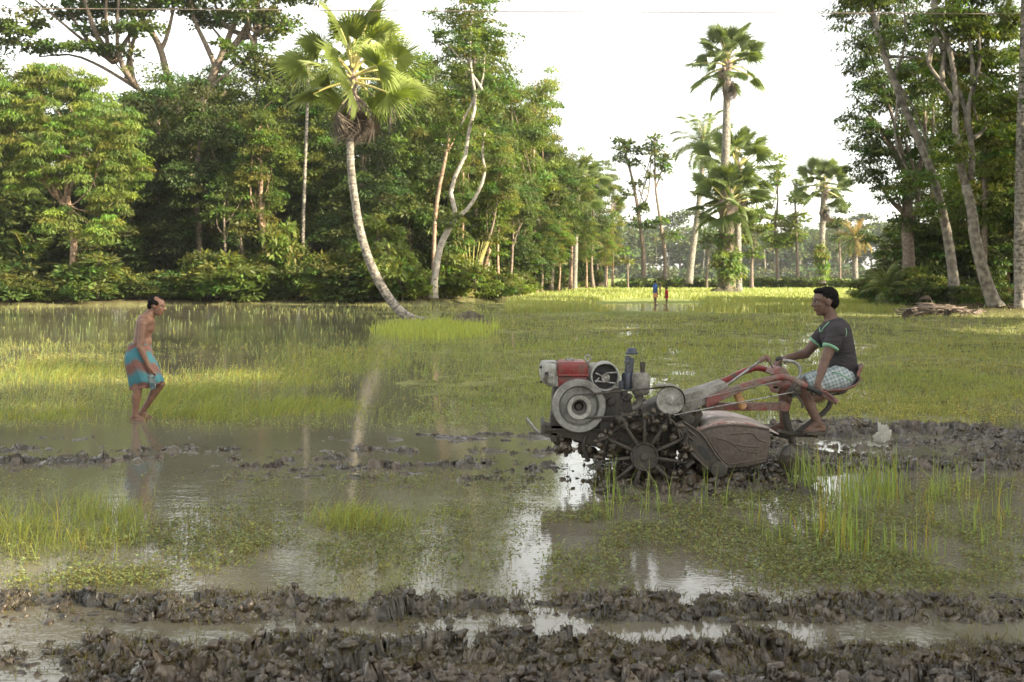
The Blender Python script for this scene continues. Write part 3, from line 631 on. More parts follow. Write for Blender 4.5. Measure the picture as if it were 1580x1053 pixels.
def build_palms():
    rng = np.random.default_rng(5)
    green = frond_templates('g', rng, False, 4); dead = frond_templates('d', rng, True, 3)
    gfar = frond_templates('gf', rng, False, 3, 30, 'fan_far'); feather = pinnate_templates(rng, 3); yfeather = pinnate_templates(rng, 2, 'straw', 2.2)
    # the leaning palm in front
    Y = 45.; loc = P(664, 498, Y); loc.z = 0
    path = [rel(loc, *p, Y) for p in ((672, 500), (640, 494), (617, 480), (594, 451), (573, 410), (557, 362), (547, 305), (541, 250), (541, 190), (543, 130), (544, 112))]
    e = palmyra(loc, path, .205, .125, rel(loc, 544, 108, Y), 1.38, rng, green, dead, 28, 24, roll=1.5, skirt=.95, dlo=-84, dhi=-45, label='tall leaning palm with a curved grey trunk and big yellow green fan leaves', cat='palm tree')
    # nut stalks hanging under its crown
    # the very tall palm beyond the yellow paddy
    Y = 108.; loc = P(1119, 455, Y); loc.z = .05
    path = [rel(loc, *p, Y) for p in ((1117, 455), (1117, 400), (1118, 330), (1119, 260), (1121, 190), (1122, 125), (1122, 95))]
    e = palmyra(loc, path, .62, .26, rel(loc, 1122, 94, Y), 1.95, rng, gfar, dead, 28, 8, skirt=.8, label='tallest palm in the middle of the fields, rising far above the others', cat='palm tree')
    c = rel(loc, 1122, 112, Y); cb = NB(); bmx = None
    for i in range(16):
        a = rng.uniform(0, 6.28); q = rng.uniform(.3, .95); p = np.array(c)+[math.cos(a)*q, math.sin(a)*q, rng.uniform(-.5, .3)]
        cb.tube([p-[0, 0, .2], p-[0, 0, .1], p+[0, 0, .1], p+[0, 0, .2]], [.1, .2, .2, .1], 7)
    cb.build('palm_fruit', M['petiole_dead'], e, True)
    # shorter palm standing against it, its trunk wrapped in climbing fern
    Y = 106.5; loc = P(1124, 456, Y); loc.z = .05
    path = [rel(loc, *p, Y) for p in ((1124, 456), (1122, 400), (1122, 340), (1123, 292))]
    palmyra(loc, path, .75, .55, rel(loc, 1123, 310, Y), 2.05, rng, gfar, dead, 32, 10, bark='bark', name='palmyra_palm', skirt=.6, label='stout palm with fan leaves at the foot of the tallest palm', cat='palm tree')
    Y = 112.; loc = P(1139, 454, Y); loc.z = .05
    path = [rel(loc, *p, Y) for p in ((1139, 454), (1138, 360), (1138, 262))]
    palmyra(loc, path, .4, .3, rel(loc, 1138, 255, Y), 2.4, rng, gfar, dead, 22, 5, label='fan palm half hidden behind the trunk of the tallest palm', cat='palm tree')
    # climbing fern on the stout palm
    fb = NB(); L0 = P(1122, 420, 106.); loc = (L0.x, L0.y, 0)
    crown_mesh(fb, [relb(loc, 1122, 398, 106., 22, 24), relb(loc, 1128, 414, 106., 17, 16), relb(loc, 1121, 372, 106.2, 10, 16), relb(loc, 1120, 438, 106.2, 8, 10)], rng, dens=1.2, leaf=.55, lw=.3, clump=.6, per=50, droop=.5, lit=.4)
    o = fb.build('climbing_fern', M['fan_far']); o.location = loc; tag(o, 'bushy green fern climbing the lower trunk of the stout palm', 'fern')
    # coconut palm
    Y = 140.; loc = P(1063, 437, Y); loc.z = .3
    path = [rel(loc, *p, Y) for p in ((1063, 438), (1067, 400), (1075, 340), (1082, 280), (1086, 222))]
    featherpalm(loc, path, .48, .24, 1.75, rng, feather, 22, label='slender coconut palm leaning right, left of the tallest palm', cat='palm tree')
    Y = 145.; loc = P(1268, 436, Y); loc.z = .35
    path = [rel(loc, *p, Y) for p in ((1268, 437), (1268, 380), (1270, 320), (1271, 288))]
    palmyra(loc, path, .42, .32, rel(loc, 1272, 286, Y), 2.1, rng, gfar, dead, 24, 5, label='fan palm with a vine clad trunk right of the tall palms', cat='palm tree')
    fb = NB(); loc = P(1268, 400, 144.5); loc.z = 0; crown_mesh(fb, [relb(loc, 1268, 395, 144.5, 9, 24), relb(loc, 1272, 415, 144.5, 7, 14)], rng, dens=1.2, leaf=.5, lw=.3, clump=.5, per=40, droop=.5, lit=.5)
    o = fb.build('climbing_vine', M['leaf_lit']); o.location = loc; tag(o, 'vine covering the trunk of the right hand fan palm', 'vine')
    Y = 148.; loc = P(1320, 437, Y); loc.z = .38
    path = [rel(loc, *p, Y) for p in ((1320, 437), (1319, 400), (1320, 368))]
    featherpalm(loc, path, .4, .35, 1.25, rng, feather[:2]+yfeather, 24, name='date_palm', lo=-60, label='small date palm with yellowing fronds near the right edge of the far field', cat='palm tree')
    # palms in the left wood
    Y = 128.; loc = P(886, 447, Y); loc.z = .2
    path = [rel(loc, *p, Y) for p in ((886, 449), (888, 380), (889, 320), (890, 292))]
    palmyra(loc, path, .3, .22, rel(loc, 891, 288, Y), 2.0, rng, gfar, dead, 20, 6, label='fan palm standing at the end of the left wood with a straight trunk', cat='palm tree')
    Y = 76.; loc = P(467, 455, Y); loc.z = FZ
    path = [rel(loc, *p, Y) for p in ((467, 458), (467, 380), (470, 280), (474, 170), (476, 120))]
    featherpalm(loc, path, .13, .09, .75, rng, feather, 14, name='areca_palm', label='thin areca palm with a pole straight trunk just left of the leaning palm', cat='palm tree')
    Y = 52.; loc = P(1574, 482, Y); loc.z = FZ
    path = [rel(loc, *p, Y) for p in ((1573, 490), (1572, 400), (1574, 250), (1579, 100), (1583, -60))]
    featherpalm(loc, path, .24, .17, 1.3, rng, feather, 20, label='straight ringed palm trunk at the right edge', cat='palm tree')
    for (px, py, Yc, s, lb) in ((935, 385, 150, 1.1, 'small palm with drooping orange fronds at the tip of the left wood'),):
        loc = P(px, 444, Yc); loc.z = .35; path = [rel(loc, px, 445, Yc), rel(loc, px, py, Yc)]
        featherpalm(loc, path, .25, .2, s, rng, yfeather+feather[:1], 18, name='date_palm', lo=-70, label=lb, cat='palm tree')
    # spiky screw pines at the foot of the right trees
    for (px, py, Yc, s, lb) in ((1368, 448, 60, .6, 'spiky fan shaped pandanus clump at the left foot of the right trees'), (40, 420, 78, 1.3, 'palm like shrub with arching fronds in the shade at the far left'), (15, 380, 80, 1.3, 'higher palm like shrub with arching fronds in the shade at the far left')):
        loc = P(px, 470, Yc); loc.z = FZ; path = [(0, 0, 0), (0, 0, max(.6, P(px, py, Yc).z-FZ))]
        featherpalm(loc, path, .1, .08, s, rng, feather, 22, name='screw_pine', lo=-25, label=lb, cat='shrub')

# ---------------------------------------------------------------- the two woods
LM_ = [(-400, 'the left border of the picture'), (113, 'the mango tree trunk'), (240, 'the walking man'), (413, 'the pinkish trunk'), (467, 'the areca palm pole'), (600, 'the bend of the leaning palm'), (668, 'the twisted white trunk'), (740, 'the orange slanting trunk'), (886, 'the lone fan palm'),
       (1330, 'the left corner of the right wood'), (1403, 'the thick trunk of the dark tree'), (1476, 'the foot of the slanting trunk'), (1536, 'the mottled forked trunk'), (1574, 'the ringed trunk at the right border')]
ORD = ['first', 'second', 'third', 'fourth', 'fifth', 'sixth', 'seventh', 'eighth', 'ninth', 'tenth', 'eleventh', 'twelfth', 'thirteenth', 'fourteenth']
_cnt = {}
def where(px, what):
    lm = [t for x_, t in LM_ if x_ <= px][-1]; k = _cnt[(what, lm)] = _cnt.get((what, lm), -1)+1
    return '%s, %s to the right of %s' % (what, ORD[min(k, 13)], lm)
def build_woods():
    rng = np.random.default_rng(21)
    T = build_templates()
    used = set()
    def put(k, px, pytop, Y, label, group, rz=None, wide=1.0, cat='tree', z=FZ):
        """a copy of template k standing at column px, depth Y, its top at row pytop"""
        base = [10, 10, 10, 10, 5.2, 1.9, 1.6, 2.1][k]
        x = (px-790)/F*Y; H = CAMH-(pytop-HZ)/F*Y-z; s = H/base*.97
        if k in used: o = copy_tree(T[k], (x, Y, z), 0)
        else: o = T[k]; used.add(k); o.location = (x, Y, z)
        o.rotation_euler = (0, 0, rng.uniform(0, 6.28) if rz is None else rz); w_ = s*wide; o.scale = (w_, w_, s)
        tag(o, label, cat, group); return o
    g = 'trees along the edge of the left wood'
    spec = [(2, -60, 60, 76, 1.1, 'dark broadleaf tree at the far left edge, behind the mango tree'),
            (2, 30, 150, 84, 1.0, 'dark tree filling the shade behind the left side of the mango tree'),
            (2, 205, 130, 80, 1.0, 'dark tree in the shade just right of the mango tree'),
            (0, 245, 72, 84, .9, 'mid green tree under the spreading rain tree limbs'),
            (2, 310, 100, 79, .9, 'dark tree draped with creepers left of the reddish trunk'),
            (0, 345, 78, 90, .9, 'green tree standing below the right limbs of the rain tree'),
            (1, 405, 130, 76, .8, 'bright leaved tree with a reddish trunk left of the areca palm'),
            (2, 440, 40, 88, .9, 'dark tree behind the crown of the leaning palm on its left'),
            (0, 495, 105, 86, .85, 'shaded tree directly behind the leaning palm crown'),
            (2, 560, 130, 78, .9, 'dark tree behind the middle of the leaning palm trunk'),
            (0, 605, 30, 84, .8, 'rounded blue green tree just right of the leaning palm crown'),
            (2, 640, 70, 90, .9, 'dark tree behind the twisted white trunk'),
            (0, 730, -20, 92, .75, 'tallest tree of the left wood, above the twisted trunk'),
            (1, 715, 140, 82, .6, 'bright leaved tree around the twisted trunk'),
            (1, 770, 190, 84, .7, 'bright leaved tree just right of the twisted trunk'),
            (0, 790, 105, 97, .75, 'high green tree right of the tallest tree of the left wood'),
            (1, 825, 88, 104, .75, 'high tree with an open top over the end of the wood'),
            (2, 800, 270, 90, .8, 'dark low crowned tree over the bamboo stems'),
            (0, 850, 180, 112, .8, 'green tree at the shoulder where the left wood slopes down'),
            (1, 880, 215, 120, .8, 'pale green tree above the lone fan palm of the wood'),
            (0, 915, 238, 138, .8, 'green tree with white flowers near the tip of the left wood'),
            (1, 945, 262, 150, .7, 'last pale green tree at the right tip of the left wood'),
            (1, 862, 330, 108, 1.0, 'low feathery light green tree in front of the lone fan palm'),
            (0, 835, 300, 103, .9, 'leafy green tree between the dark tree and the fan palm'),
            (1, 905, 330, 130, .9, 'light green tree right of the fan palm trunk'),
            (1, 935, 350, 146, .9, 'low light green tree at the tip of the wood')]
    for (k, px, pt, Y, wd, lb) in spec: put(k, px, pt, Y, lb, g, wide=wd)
    # hidden rear rows which close the wood
    g = 'rear rows of the left wood'
    for i, px in enumerate(range(-140, 860, 62)):
        pt = np.interp(px, [-140, 200, 430, 560, 700, 860], [60, 100, 90, 80, 40, 180])+rng.uniform(-20, 30)
        put([2, 0, 2][i % 3], px+rng.uniform(-15, 15), pt, 99+rng.uniform(-3, 5)+max(0, px-500)*.05, where(px, 'dark rear tree'), g)
    g = 'undergrowth of the left wood'
    for i, px in enumerate(range(-150, 930, 44)):
        Yb = forest_edge(px)+6+rng.uniform(0, 7); pt = 330+rng.uniform(-50, 40)+max(0, px-600)*.12
        put(4, px+rng.uniform(-12, 12), pt, Yb, where(px, 'tall dark shrub'), g, cat='shrub', wide=1.1)
    for i, px in enumerate(range(-160, 900, 36)):
        put(4, px+rng.uniform(-12, 12), 285+rng.uniform(-60, 40)+max(0, px-600)*.12, forest_edge(px)+16+rng.uniform(0, 5), where(px, 'higher dark shrub'), g, cat='shrub', wide=.9)
    g = 'low bushes at the edge of the left wood'
    for i, px in enumerate(list(range(-150, 560, 27))+list(range(560, 960, 20))):
        if 650 < px < 700 or 92 < px < 134: continue
        pt = 424-44*rng.random()**2.2+rng.uniform(0, 10) if px < 800 else 428+rng.uniform(-18, 6)
        put([5, 6, 7][rng.integers(3)] if px < 620 else [5, 7, 7][rng.integers(3)], px+rng.uniform(-8, 8), pt, forest_edge(px)+rng.uniform(.2, 2.5), where(px, 'low waterside bush'), g, cat='bush', wide=1.35)
    for (px, pt, Y, k, wd, lb) in ((585, 320, 73, 4, .9, 'big sunlit shrub behind the bend of the leaning palm'), (622, 365, 72, 7, .9, 'sunlit bush right of the big shrub behind the leaning palm'), (420, 330, 75, 7, .6, 'sunlit leafy shrub beside the reddish trunk'),
                                   (735, 400, 75, 7, 1., 'sunlit bush right of the twisted trunk'), (770, 420, 82, 5, 1., 'leafy bush under the bamboo stems'), (700, 385, 77, 7, .8, 'sunlit shrub directly behind the fork of the twisted trunk'), (500, 385, 74, 5, .9, 'green shrub left of the bend of the leaning palm'), (300, 385, 75, 7, .8, 'bright creeper shrub in the middle of the left wood')):
        o = put(k, px, pt, Y, lb, None, cat='shrub', wide=wd)
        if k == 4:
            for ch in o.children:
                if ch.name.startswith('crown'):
                    ch.data = ch.data.copy(); ch.data.materials[0] = M['leaf_lit']  # dark crown swapped for the leaf colour with sunlight painted in
    # the mango tree
    Y = 71.; loc = P(113, 462, Y); loc.z = FZ
    rb = lambda *a: relb(loc, *a)
    make_tree('mango_tree', loc, [rel(loc, *p, Y) for p in ((113, 462), (113, 410), (114, 372), (111, 335), (103, 305), (104, 270), (112, 215))], .27, .13,
              [rb(40, 210, 71, 62, 48), rb(100, 165, 71, 70, 42), rb(175, 205, 70, 52, 48), rb(10, 150, 72, 55, 45), rb(60, 125, 72.5, 50, 30), rb(120, 130, 72, 50, 28), rb(200, 260, 71, 34, 36), rb(150, 270, 69.5, 45, 38), rb(50, 280, 70, 40, 28), rb(95, 335, 69.4, 32, 20), rb(140, 355, 69.6, 28, 20), rb(80, 120, 73, 40, 22), rb(-40, 200, 72, 50, 60), rb(100, 230, 70, 60, 40), rb(165, 325, 70.5, 34, 26), rb(20, 235, 70, 40, 30)],
              rng, 'leaf_lit', 'bark_orange', k=26, extra=[([rel(loc, 105, 275, Y), rel(loc, 125, 258, Y-.5), rel(loc, 155, 240, Y-1)], .1, .03), ([rel(loc, 108, 325, Y), rel(loc, 85, 305, Y-.3)], .08, .03)],
              dens=.95, leaf=.29, lw=.24, clump=.6, per=130, droop=.75, lit=.3)
    tag(bpy.context.scene.objects['mango_tree'], 'sunlit mango tree with a slim pinkish trunk standing by the water at left', 'tree')
    # rain tree above the left wood
    Y = 86.; loc = P(300, 462, Y); loc.z = FZ; rb = lambda *a: relb(loc, *a)
    q = lambda px, py, dY=0: rel(loc, px, py, Y+dY)
    make_tree('rain_tree', loc, [q(300, 462), q(296, 350), q(292, 250), q(290, 190)], .62, .42,
              [rb(120, 15, 86, 60, 10), rb(160, 45, 85, 36, 8), rb(190, 5, 88, 60, 12), rb(215, 45, 84, 40, 9), rb(60, 72, 85, 42, 7), rb(30, 30, 83, 40, 26), rb(-20, 60, 84, 40, 26), rb(280, 5, 86, 50, 16), rb(330, 30, 88, 40, 12), rb(380, 15, 84, 50, 22), rb(420, 40, 86, 40, 24), rb(385, 85, 84, 32, 22), rb(180, 78, 85, 34, 7), rb(250, -40, 86, 180, 22), rb(440, -20, 86, 80, 22), rb(100, -45, 86, 150, 22), rb(410, 110, 86, 26, 16), rb(120, 72, 84, 40, 6), rb(215, 20, 85, 28, 8), rb(345, 70, 84, 14, 8), rb(60, -30, 85, 60, 20)],
              rng, 'leaf_mid', 'bark', k=46, extra=[([q(290, 200), q(262, 130), q(247, 75), q(225, 35), q(200, 5)], .36, .14), ([q(247, 80), q(258, 55), q(268, 10), q(272, -40)], .2, .09), ([q(292, 200), q(325, 125), q(345, 80), q(360, 40), q(380, 5)], .42, .14), ([q(335, 108), q(318, 70), q(300, 30), q(290, -20)], .24, .09), ([q(345, 90), q(375, 62), q(410, 50)], .18, .07),
                              ([q(290, 185), q(225, 145), q(185, 120), q(150, 100), q(110, 85), q(60, 88)], .2, .06), ([q(215, 140), q(190, 112), q(160, 75)], .1, .04), ([q(345, 80), q(372, 100), q(395, 90)], .12, .05)],
              dens=1.15, leaf=.36, lw=.55, clump=.8, per=62, droop=.1, lit=.25, cut=.3)
    tag(bpy.context.scene.objects['rain_tree'], 'huge spreading rain tree with bare thick limbs against the sky at upper left', 'tree')
    # twisted white trunk with a fork
    Y = 72.5; loc = P(668, 458, Y); loc.z = FZ; rb = lambda *a: relb(loc, *a); q = lambda px, py, dY=0: rel(loc, px, py, Y+dY)
    make_tree('forked_tree', loc, [q(668, 460), q(674, 405), q(684, 370), q(702, 338)], .24, .19,
              [rb(722, 62, 72, 30, 26), rb(735, 25, 73, 44, 32), rb(690, 40, 74, 34, 30), rb(765, 60, 74, 34, 30), rb(755, 110, 73.5, 28, 20), rb(700, 150, 73.5, 26, 18), rb(748, 200, 72, 20, 16), rb(736, 262, 71.8, 14, 9), rb(680, 345, 71.8, 16, 8), rb(706, 335, 71.8, 12, 8), rb(770, 150, 74, 30, 24), rb(690, 100, 74, 24, 20), rb(742, 150, 71.5, 16, 12), rb(715, 120, 73, 20, 20), rb(752, 180, 72, 16, 14), rb(705, 215, 73.5, 22, 22), rb(740, -20, 74, 50, 24), rb(758, 222, 72.5, 18, 12)],
              rng, 'leaf_mid', 'bark_white', k=5, extra=[([q(702, 338), q(701, 318), q(695, 285), q(716, 250), q(722, 210), q(733, 165), q(732, 135), q(726, 105), q(725, 60), q(729, 20)], .155, .05), ([q(700, 340), q(722, 322), q(741, 290), q(748, 262), q(744, 238), q(748, 205)], .14, .05), ([q(733, 145), q(745, 138)], .05, .03)],
              dens=.65, leaf=.24, lw=.5, clump=.5, per=62, droop=.2, lit=.4)
    tag(bpy.context.scene.objects['forked_tree'], 'tree with a twisting whitish trunk that forks low, at the edge of the left wood', 'tree')
    # bare stems seen among the leaves
    g = 'bare trunks along the edge of the left wood'
    for (pts, r, mt, lb) in ((((348, 452), (347, 380), (345, 320)), .1, 'bark', 'grey trunk wrapped with a creeper left of centre in the left wood'), (((378, 450), (375, 400), (370, 355)), .06, 'bark', 'thin dark slanting stem in the shade left of the reddish trunk'), (((413, 440), (408, 380), (402, 330), (404, 250)), .2, 'bark_orange', 'pinkish brown trunk left of the areca palm'),
                             (((737, 452), (742, 410), (760, 350), (768, 300)), .1, 'bark', 'slim slanting stem right of the twisted trunk'), (((752, 450), (754, 400), (757, 340)), .1, 'bark_white', 'pale upright stem amid the sunlit bushes right of the twisted trunk'), (((740, 440), (750, 405), (756, 385)), .17, 'bark_orange', 'thick orange slanting trunk behind the sunlit bushes'),
                             (((706, 450), (707, 420), (706, 395)), .07, 'bark', 'slender straight stem under the fork of the twisted trunk'), (((785, 445), (790, 400), (792, 330)), .12, 'bark', 'brown stem under the dark low crowned tree'), (((668, 400), (672, 330), (690, 230), (692, 205)), .14, 'bark_orange', 'shaded trunk just left of the twisted trunk'),
                             (((828, 444), (829, 405)), .14, 'bark', 'left one of the upright trunks under the end of the wood'), (((842, 444), (840, 400)), .09, 'bark', 'middle one of the thin upright trunks under the end of the wood'), (((804, 446), (806, 410)), .09, 'bark', 'thin upright trunk just right of the dark low tree'), (((922, 441), (922, 380), (928, 300)), .22, 'bark', 'leaning brown trunk near the tip of the left wood'), (((905, 441), (906, 380)), .12, 'bark', 'dark stem right of the lone fan palm')):
        Yb = max(forest_edge(pts[0][0])+1.6, 74); loc = P(pts[0][0], pts[0][1], Yb); loc.z = FZ-.1; nb = NB()
        sp = spine([(0, 0, 0)]+[rel(loc, a, b, Yb) for a, b in pts[1:]], 10); 
        if len(pts) > 2 and pts[0][1] < 300: loc.z = 0; sp = spine([rel(loc, a, b, Yb) for a, b in pts], 10)
        tx, ty = pts[-1]; o = make_tree('slim_tree', loc, [tuple(v) for v in sp], r*1.1, r*.6, [relb(loc, tx+rng.uniform(-8, 8), ty-6, Yb, 24, 18), relb(loc, tx-14, ty+12, Yb+.5, 18, 14), relb(loc, tx+15, ty-20, Yb+.5, 20, 16), relb(loc, tx, ty-42, Yb+1, 20, 18)], rng, 'leaf_mid' if mt == 'bark' else 'leaf_lit', mt, k=6, dens=.8, leaf=.28, lw=.35, clump=.6, per=90, droop=.4, lit=.3); tag(o, lb, 'tree', g)
    # bamboo clump
    nb = None; loc = P(728, 450, 79); loc.z = FZ; e = empty('bamboo_clump', loc, label='clump of thin bamboo stems fanning out beside the orange trunk', cat='bamboo')
    for i in range(12):
        nb = NB(); dx = rng.uniform(-.7, .7); nb.tube(spine([(dx*.5, 0, 0), (dx, rng.uniform(-.3, .3), 2), (dx*2.2, 0, 3.8)], 6), .035, 5); nb.build('stem', M['petiole'], e)

    # ---------------- right hand wood
    g = 'trees of the right hand wood'
    Y = 61.; loc = P(1403, 455, Y); loc.z = FZ; rb = lambda *a: relb(loc, *a); q = lambda px, py, dY=0: rel(loc, px, py, Y+dY)
    make_tree('dark_broad_tree', loc, [q(1403, 455), q(1402, 400), q(1400, 340), q(1402, 270)], .40, .26,
              [rb(1345, 60, 61, 40, 40), rb(1390, 30, 62, 60, 40), rb(1350, 140, 61, 40, 40), rb(1400, 130, 62, 55, 50), rb(1335, 215, 61, 36, 36), rb(1385, 220, 61, 50, 46), rb(1330, 262, 61, 30, 16), rb(1375, 290, 61, 30, 20), rb(1395, 330, 61, 22, 14), rb(1320, 185, 61.5, 26, 22), rb(1305, 20, 62, 26, 20), rb(1325, 100, 62, 24, 20), rb(1365, -20, 62, 60, 30), rb(1425, 250, 62, 30, 50), rb(1430, 80, 63, 40, 60), rb(1420, 345, 61, 26, 16), rb(1345, 360, 64, 14, 14)],
              rng, 'leaf_dark', 'bark', k=18, dens=1.4, leaf=.24, lw=.34, clump=.6, per=85, droop=.6, lit=.06)
    tag(bpy.context.scene.objects['dark_broad_tree'], 'dense dark tree with drooping leaves on the left side of the right hand wood', 'tree', g)
    def righttree(nm, base, pts, r0, r1, blobs, extra, lb, Y, lm='leaf_mid', bk='bark_mottled', **kw):
        loc = P(base[0], base[1], Y); loc.z = FZ-.05; q = lambda px, py: rel(loc, px, py, Y)
        make_tree(nm, loc, [(0, 0, 0)]+[q(*p) for p in pts], r0, r1, [relb(loc, *b) for b in blobs], rng, lm, bk, nl=22, k=8,
                  extra=[([q(*p) for p in ps], a, b) for ps, a, b in extra], **kw)
        tag(sc.objects[nm], lb, 'tree', g)
    righttree('slanting_tree', (1476, 458), [(1466, 390), (1455, 330), (1438, 268), (1412, 205), (1385, 140), (1367, 92), (1352, 40), (1338, -10)], .27, .13,
              [(1330, -5, 56, 36, 20), (1372, 60, 56, 20, 16), (1392, 112, 56.5, 22, 12), (1420, 270, 55, 24, 14), (1398, 290, 55, 20, 10), (1350, -30, 57, 50, 30), (1436, 320, 55, 20, 12), (1480, 120, 57, 34, 34)],
              [], 'tree with a long grey trunk slanting up to the left in the right hand wood', 56., dens=1.7, leaf=.27, lw=.36, clump=.5, per=60, droop=.5, lit=.35)
    righttree('grey_forked_tree', (1536, 475), [(1520, 430), (1505, 370), (1500, 330), (1490, 285)], .34, .22,
              [(1470, 30, 53, 50, 30), (1500, 80, 54, 40, 34), (1455, 95, 54, 30, 24), (1530, 30, 54, 50, 34), (1545, 105, 55, 36, 30), (1475, 235, 52, 22, 12), (1458, 215, 52, 16, 12), (1515, 200, 54, 26, 26), (1540, 230, 54, 26, 40), (1520, 140, 53, 26, 20), (1550, 160, 55, 30, 20), (1490, 160, 55, 30, 26), (1500, -30, 54, 80, 34), (1480, 300, 54, 16, 12)],
              [([(1492, 292), (1478, 240), (1474, 190), (1475, 140), (1466, 80), (1450, 35), (1440, -10)], .19, .09), ([(1497, 278), (1500, 235), (1493, 180), (1500, 140), (1512, 95), (1508, 40)], .16, .07), ([(1474, 160), (1455, 130), (1432, 95), (1440, 60)], .11, .06)],
              'tree with mottled grey forked trunk in the middle of the right hand wood', 53., 'leaf_lit', dens=1.7, leaf=.27, lw=.36, clump=.5, per=62, droop=.5, lit=.45)
    righttree('thin_dark_tree', (1520, 462), [(1519, 400), (1520, 320), (1519, 270)], .16, .12,
              [(1545, 150, 58, 36, 26), (1560, 190, 57, 26, 40), (1530, 250, 58, 30, 30), (1560, 260, 58, 40, 40), (1550, 320, 58, 44, 40), (1500, 330, 59, 30, 30), (1565, 80, 60, 24, 14), (1470, 330, 60, 30, 40), (1560, 40, 60, 26, 20)],
              [([(1519, 275), (1514, 230), (1520, 180)], .08, .04), ([(1521, 275), (1535, 220), (1540, 160), (1538, 130)], .08, .04)],
              'thin dark forked tree behind the mottled grey trunk', 58., 'leaf_lit', 'bark', dens=1.9, leaf=.25, lw=.36, clump=.5, per=62, droop=.5, lit=.3)
    for (k, px, pt, Y, wd, lb) in ((0, 1440, 60, 70, .75, 'dark tree behind the slanting trunk of the right hand wood'), (1, 1490, 90, 66, .8, 'green tree behind the forked trunk of the right hand wood'), (1, 1555, 140, 64, .9, 'green tree behind the ringed palm at the right edge'),
                                   (2, 1620, 60, 58, .9, 'dark tree beyond the right edge of the picture'), (0, 1410, 300, 74, .9, 'lower green tree behind the thick trunk of the dark tree'), (0, 1365, 360, 72, .9, 'small tree at the left foot of the right hand wood'), (2, 1530, 230, 72, 1., 'dark tree closing the gap behind the forked trunk')):
        put(k, px, pt, Y, lb, g, wide=wd)
    g = 'undergrowth of the right hand wood'
    for i, px in enumerate(range(1390, 1700, 30)):
        put(4, px, 345+rng.uniform(-30, 30), 62+rng.uniform(0, 9), where(px, 'tall shaded shrub'), g, cat='shrub', wide=1.)
    g = 'low bushes at the foot of the right hand wood'
    for i, px in enumerate(range(1340, 1720, 20)):
        put([5, 7, 7, 6][rng.integers(4)], px+rng.uniform(-6, 6), (432 if px < 1450 else 446)+rng.uniform(-16, 10), max(forest_edge(px), 53)+rng.uniform(.5, 3.5), where(px, 'low leafy bank bush'), g, cat='bush', wide=1.15)
    for (px, pt, Y, k, lb) in ((1362, 415, 63, 5, 'rounded bush at the left corner of the right hand wood'), (1400, 405, 60, 7, 'sunlit shrub before the thick trunk of the dark tree'), (1440, 400, 60, 6, 'dense shrub between the thick trunk and the slanting trunk')):
        put(k, px, pt, Y, lb, None, cat='shrub')
    # trees standing further along the right bank; their shade falls across the near field
    g = 'trees on the right bank outside the picture'
    for (x, Y, H, k) in ((26, 44, 17, 2), (24, 36, 16, 0), (29, 40, 18, 2), (23, 29, 15, 2), (27, 31, 17, 0), (22, 22, 15, 2), (26, 24, 17, 2), (22, 15, 14, 0), (26, 17, 17, 2), (21, 8, 14, 2), (25, 10, 16, 2), (22, 1, 15, 0), (26, 3, 17, 2), (22, -6, 14, 2), (31, 50, 17, 0), (24, -12, 17, 2), (28, -16, 18, 0), (25, -20, 16, 2), (31, -6, 18, 2), (32, 8, 18, 0), (33, -22, 18, 2), (27, -27, 17, 2)):
        o = copy_tree(T[k], (x+rng.uniform(-1, 1), Y, .3), rng.uniform(0, 6.28), H/10*1.15, H/10); tag(o, 'dense tree on the right bank, past the edge of the picture', 'tree', g)

    # ---------------- isolated trees in the far field
    g = 'slim trees standing in the far field'
    def slim(name, base, pts, Y, r0, blobs, lb, lm='leaf_mid', bk='bark', extra=(), **kw):
        loc = P(base[0], base[1], Y); loc.z = .05+.6*float(sstep(135, 260, Y))
        kk = dict(dens=1.9, leaf=.5, lw=.6, clump=.9, per=40, droop=.2, lit=.3); kk.update(kw)
        o = make_tree(name, loc, [(0, 0, 0)]+[rel(loc, a, b, Y) for a, b in pts], r0, r0*.35, [relb(loc, a, b, Y, c, d) for a, b, c, d in blobs], rng, lm, bk, k=14, nl=20, extra=[([rel(loc, a, b, Y) for a, b in ps], r0*.4, r0*.15) for ps in extra], **kk)
        tag(o, lb, 'tree', g)
    slim('slim_tree', (993, 433), [(993, 390), (988, 350), (983, 315), (975, 275), (966, 240), (958, 215)], 150, .36, [(965, 225, 13, 10), (978, 250, 9, 7), (962, 245, 8, 6), (982, 285, 7, 9), (972, 300, 6, 6), (985, 232, 9, 5), (1000, 225, 8, 8), (985, 320, 12, 7), (1000, 345, 10, 5), (978, 345, 8, 5), (957, 215, 7, 6), (976, 335, 6, 4)], 'slim crooked tree with a sparse top, left one of the two beside the coconut palm', extra=[((986, 330), (1000, 300), (1005, 240))])
    slim('slim_tree', (1026, 432), [(1026, 395), (1020, 350), (1014, 310), (1011, 280), (1010, 215)], 149, .3, [(1011, 212, 7, 6), (1022, 250, 11, 8), (1010, 240, 8, 6), (1032, 240, 7, 5), (1005, 270, 6, 4), (1018, 340, 9, 5), (1035, 362, 9, 6), (1014, 225, 8, 5), (1026, 262, 7, 4)], 'slim crooked tree with a sparse top, right one of the two beside the coconut palm', extra=[((1012, 290), (1022, 262), (1032, 240))])
    slim('sapling', (969, 438), [(968, 410), (964, 395)], 140, .13, [(964, 388, 7, 7), (967, 402, 5, 4)], 'small pale sapling at the left end of the hedge', 'leaf_lit')
    slim('slim_tree', (1200, 432), [(1199, 400), (1196, 350), (1200, 310), (1198, 260)], 152, .28, [(1200, 262, 12, 11), (1194, 278, 9, 7), (1197, 340, 12, 9), (1205, 372, 22, 12), (1190, 366, 14, 8), (1188, 318, 8, 6), (1200, 245, 7, 5)], 'slim leafy tree between the tallest palm and the right fan palm', 'leaf_lit')
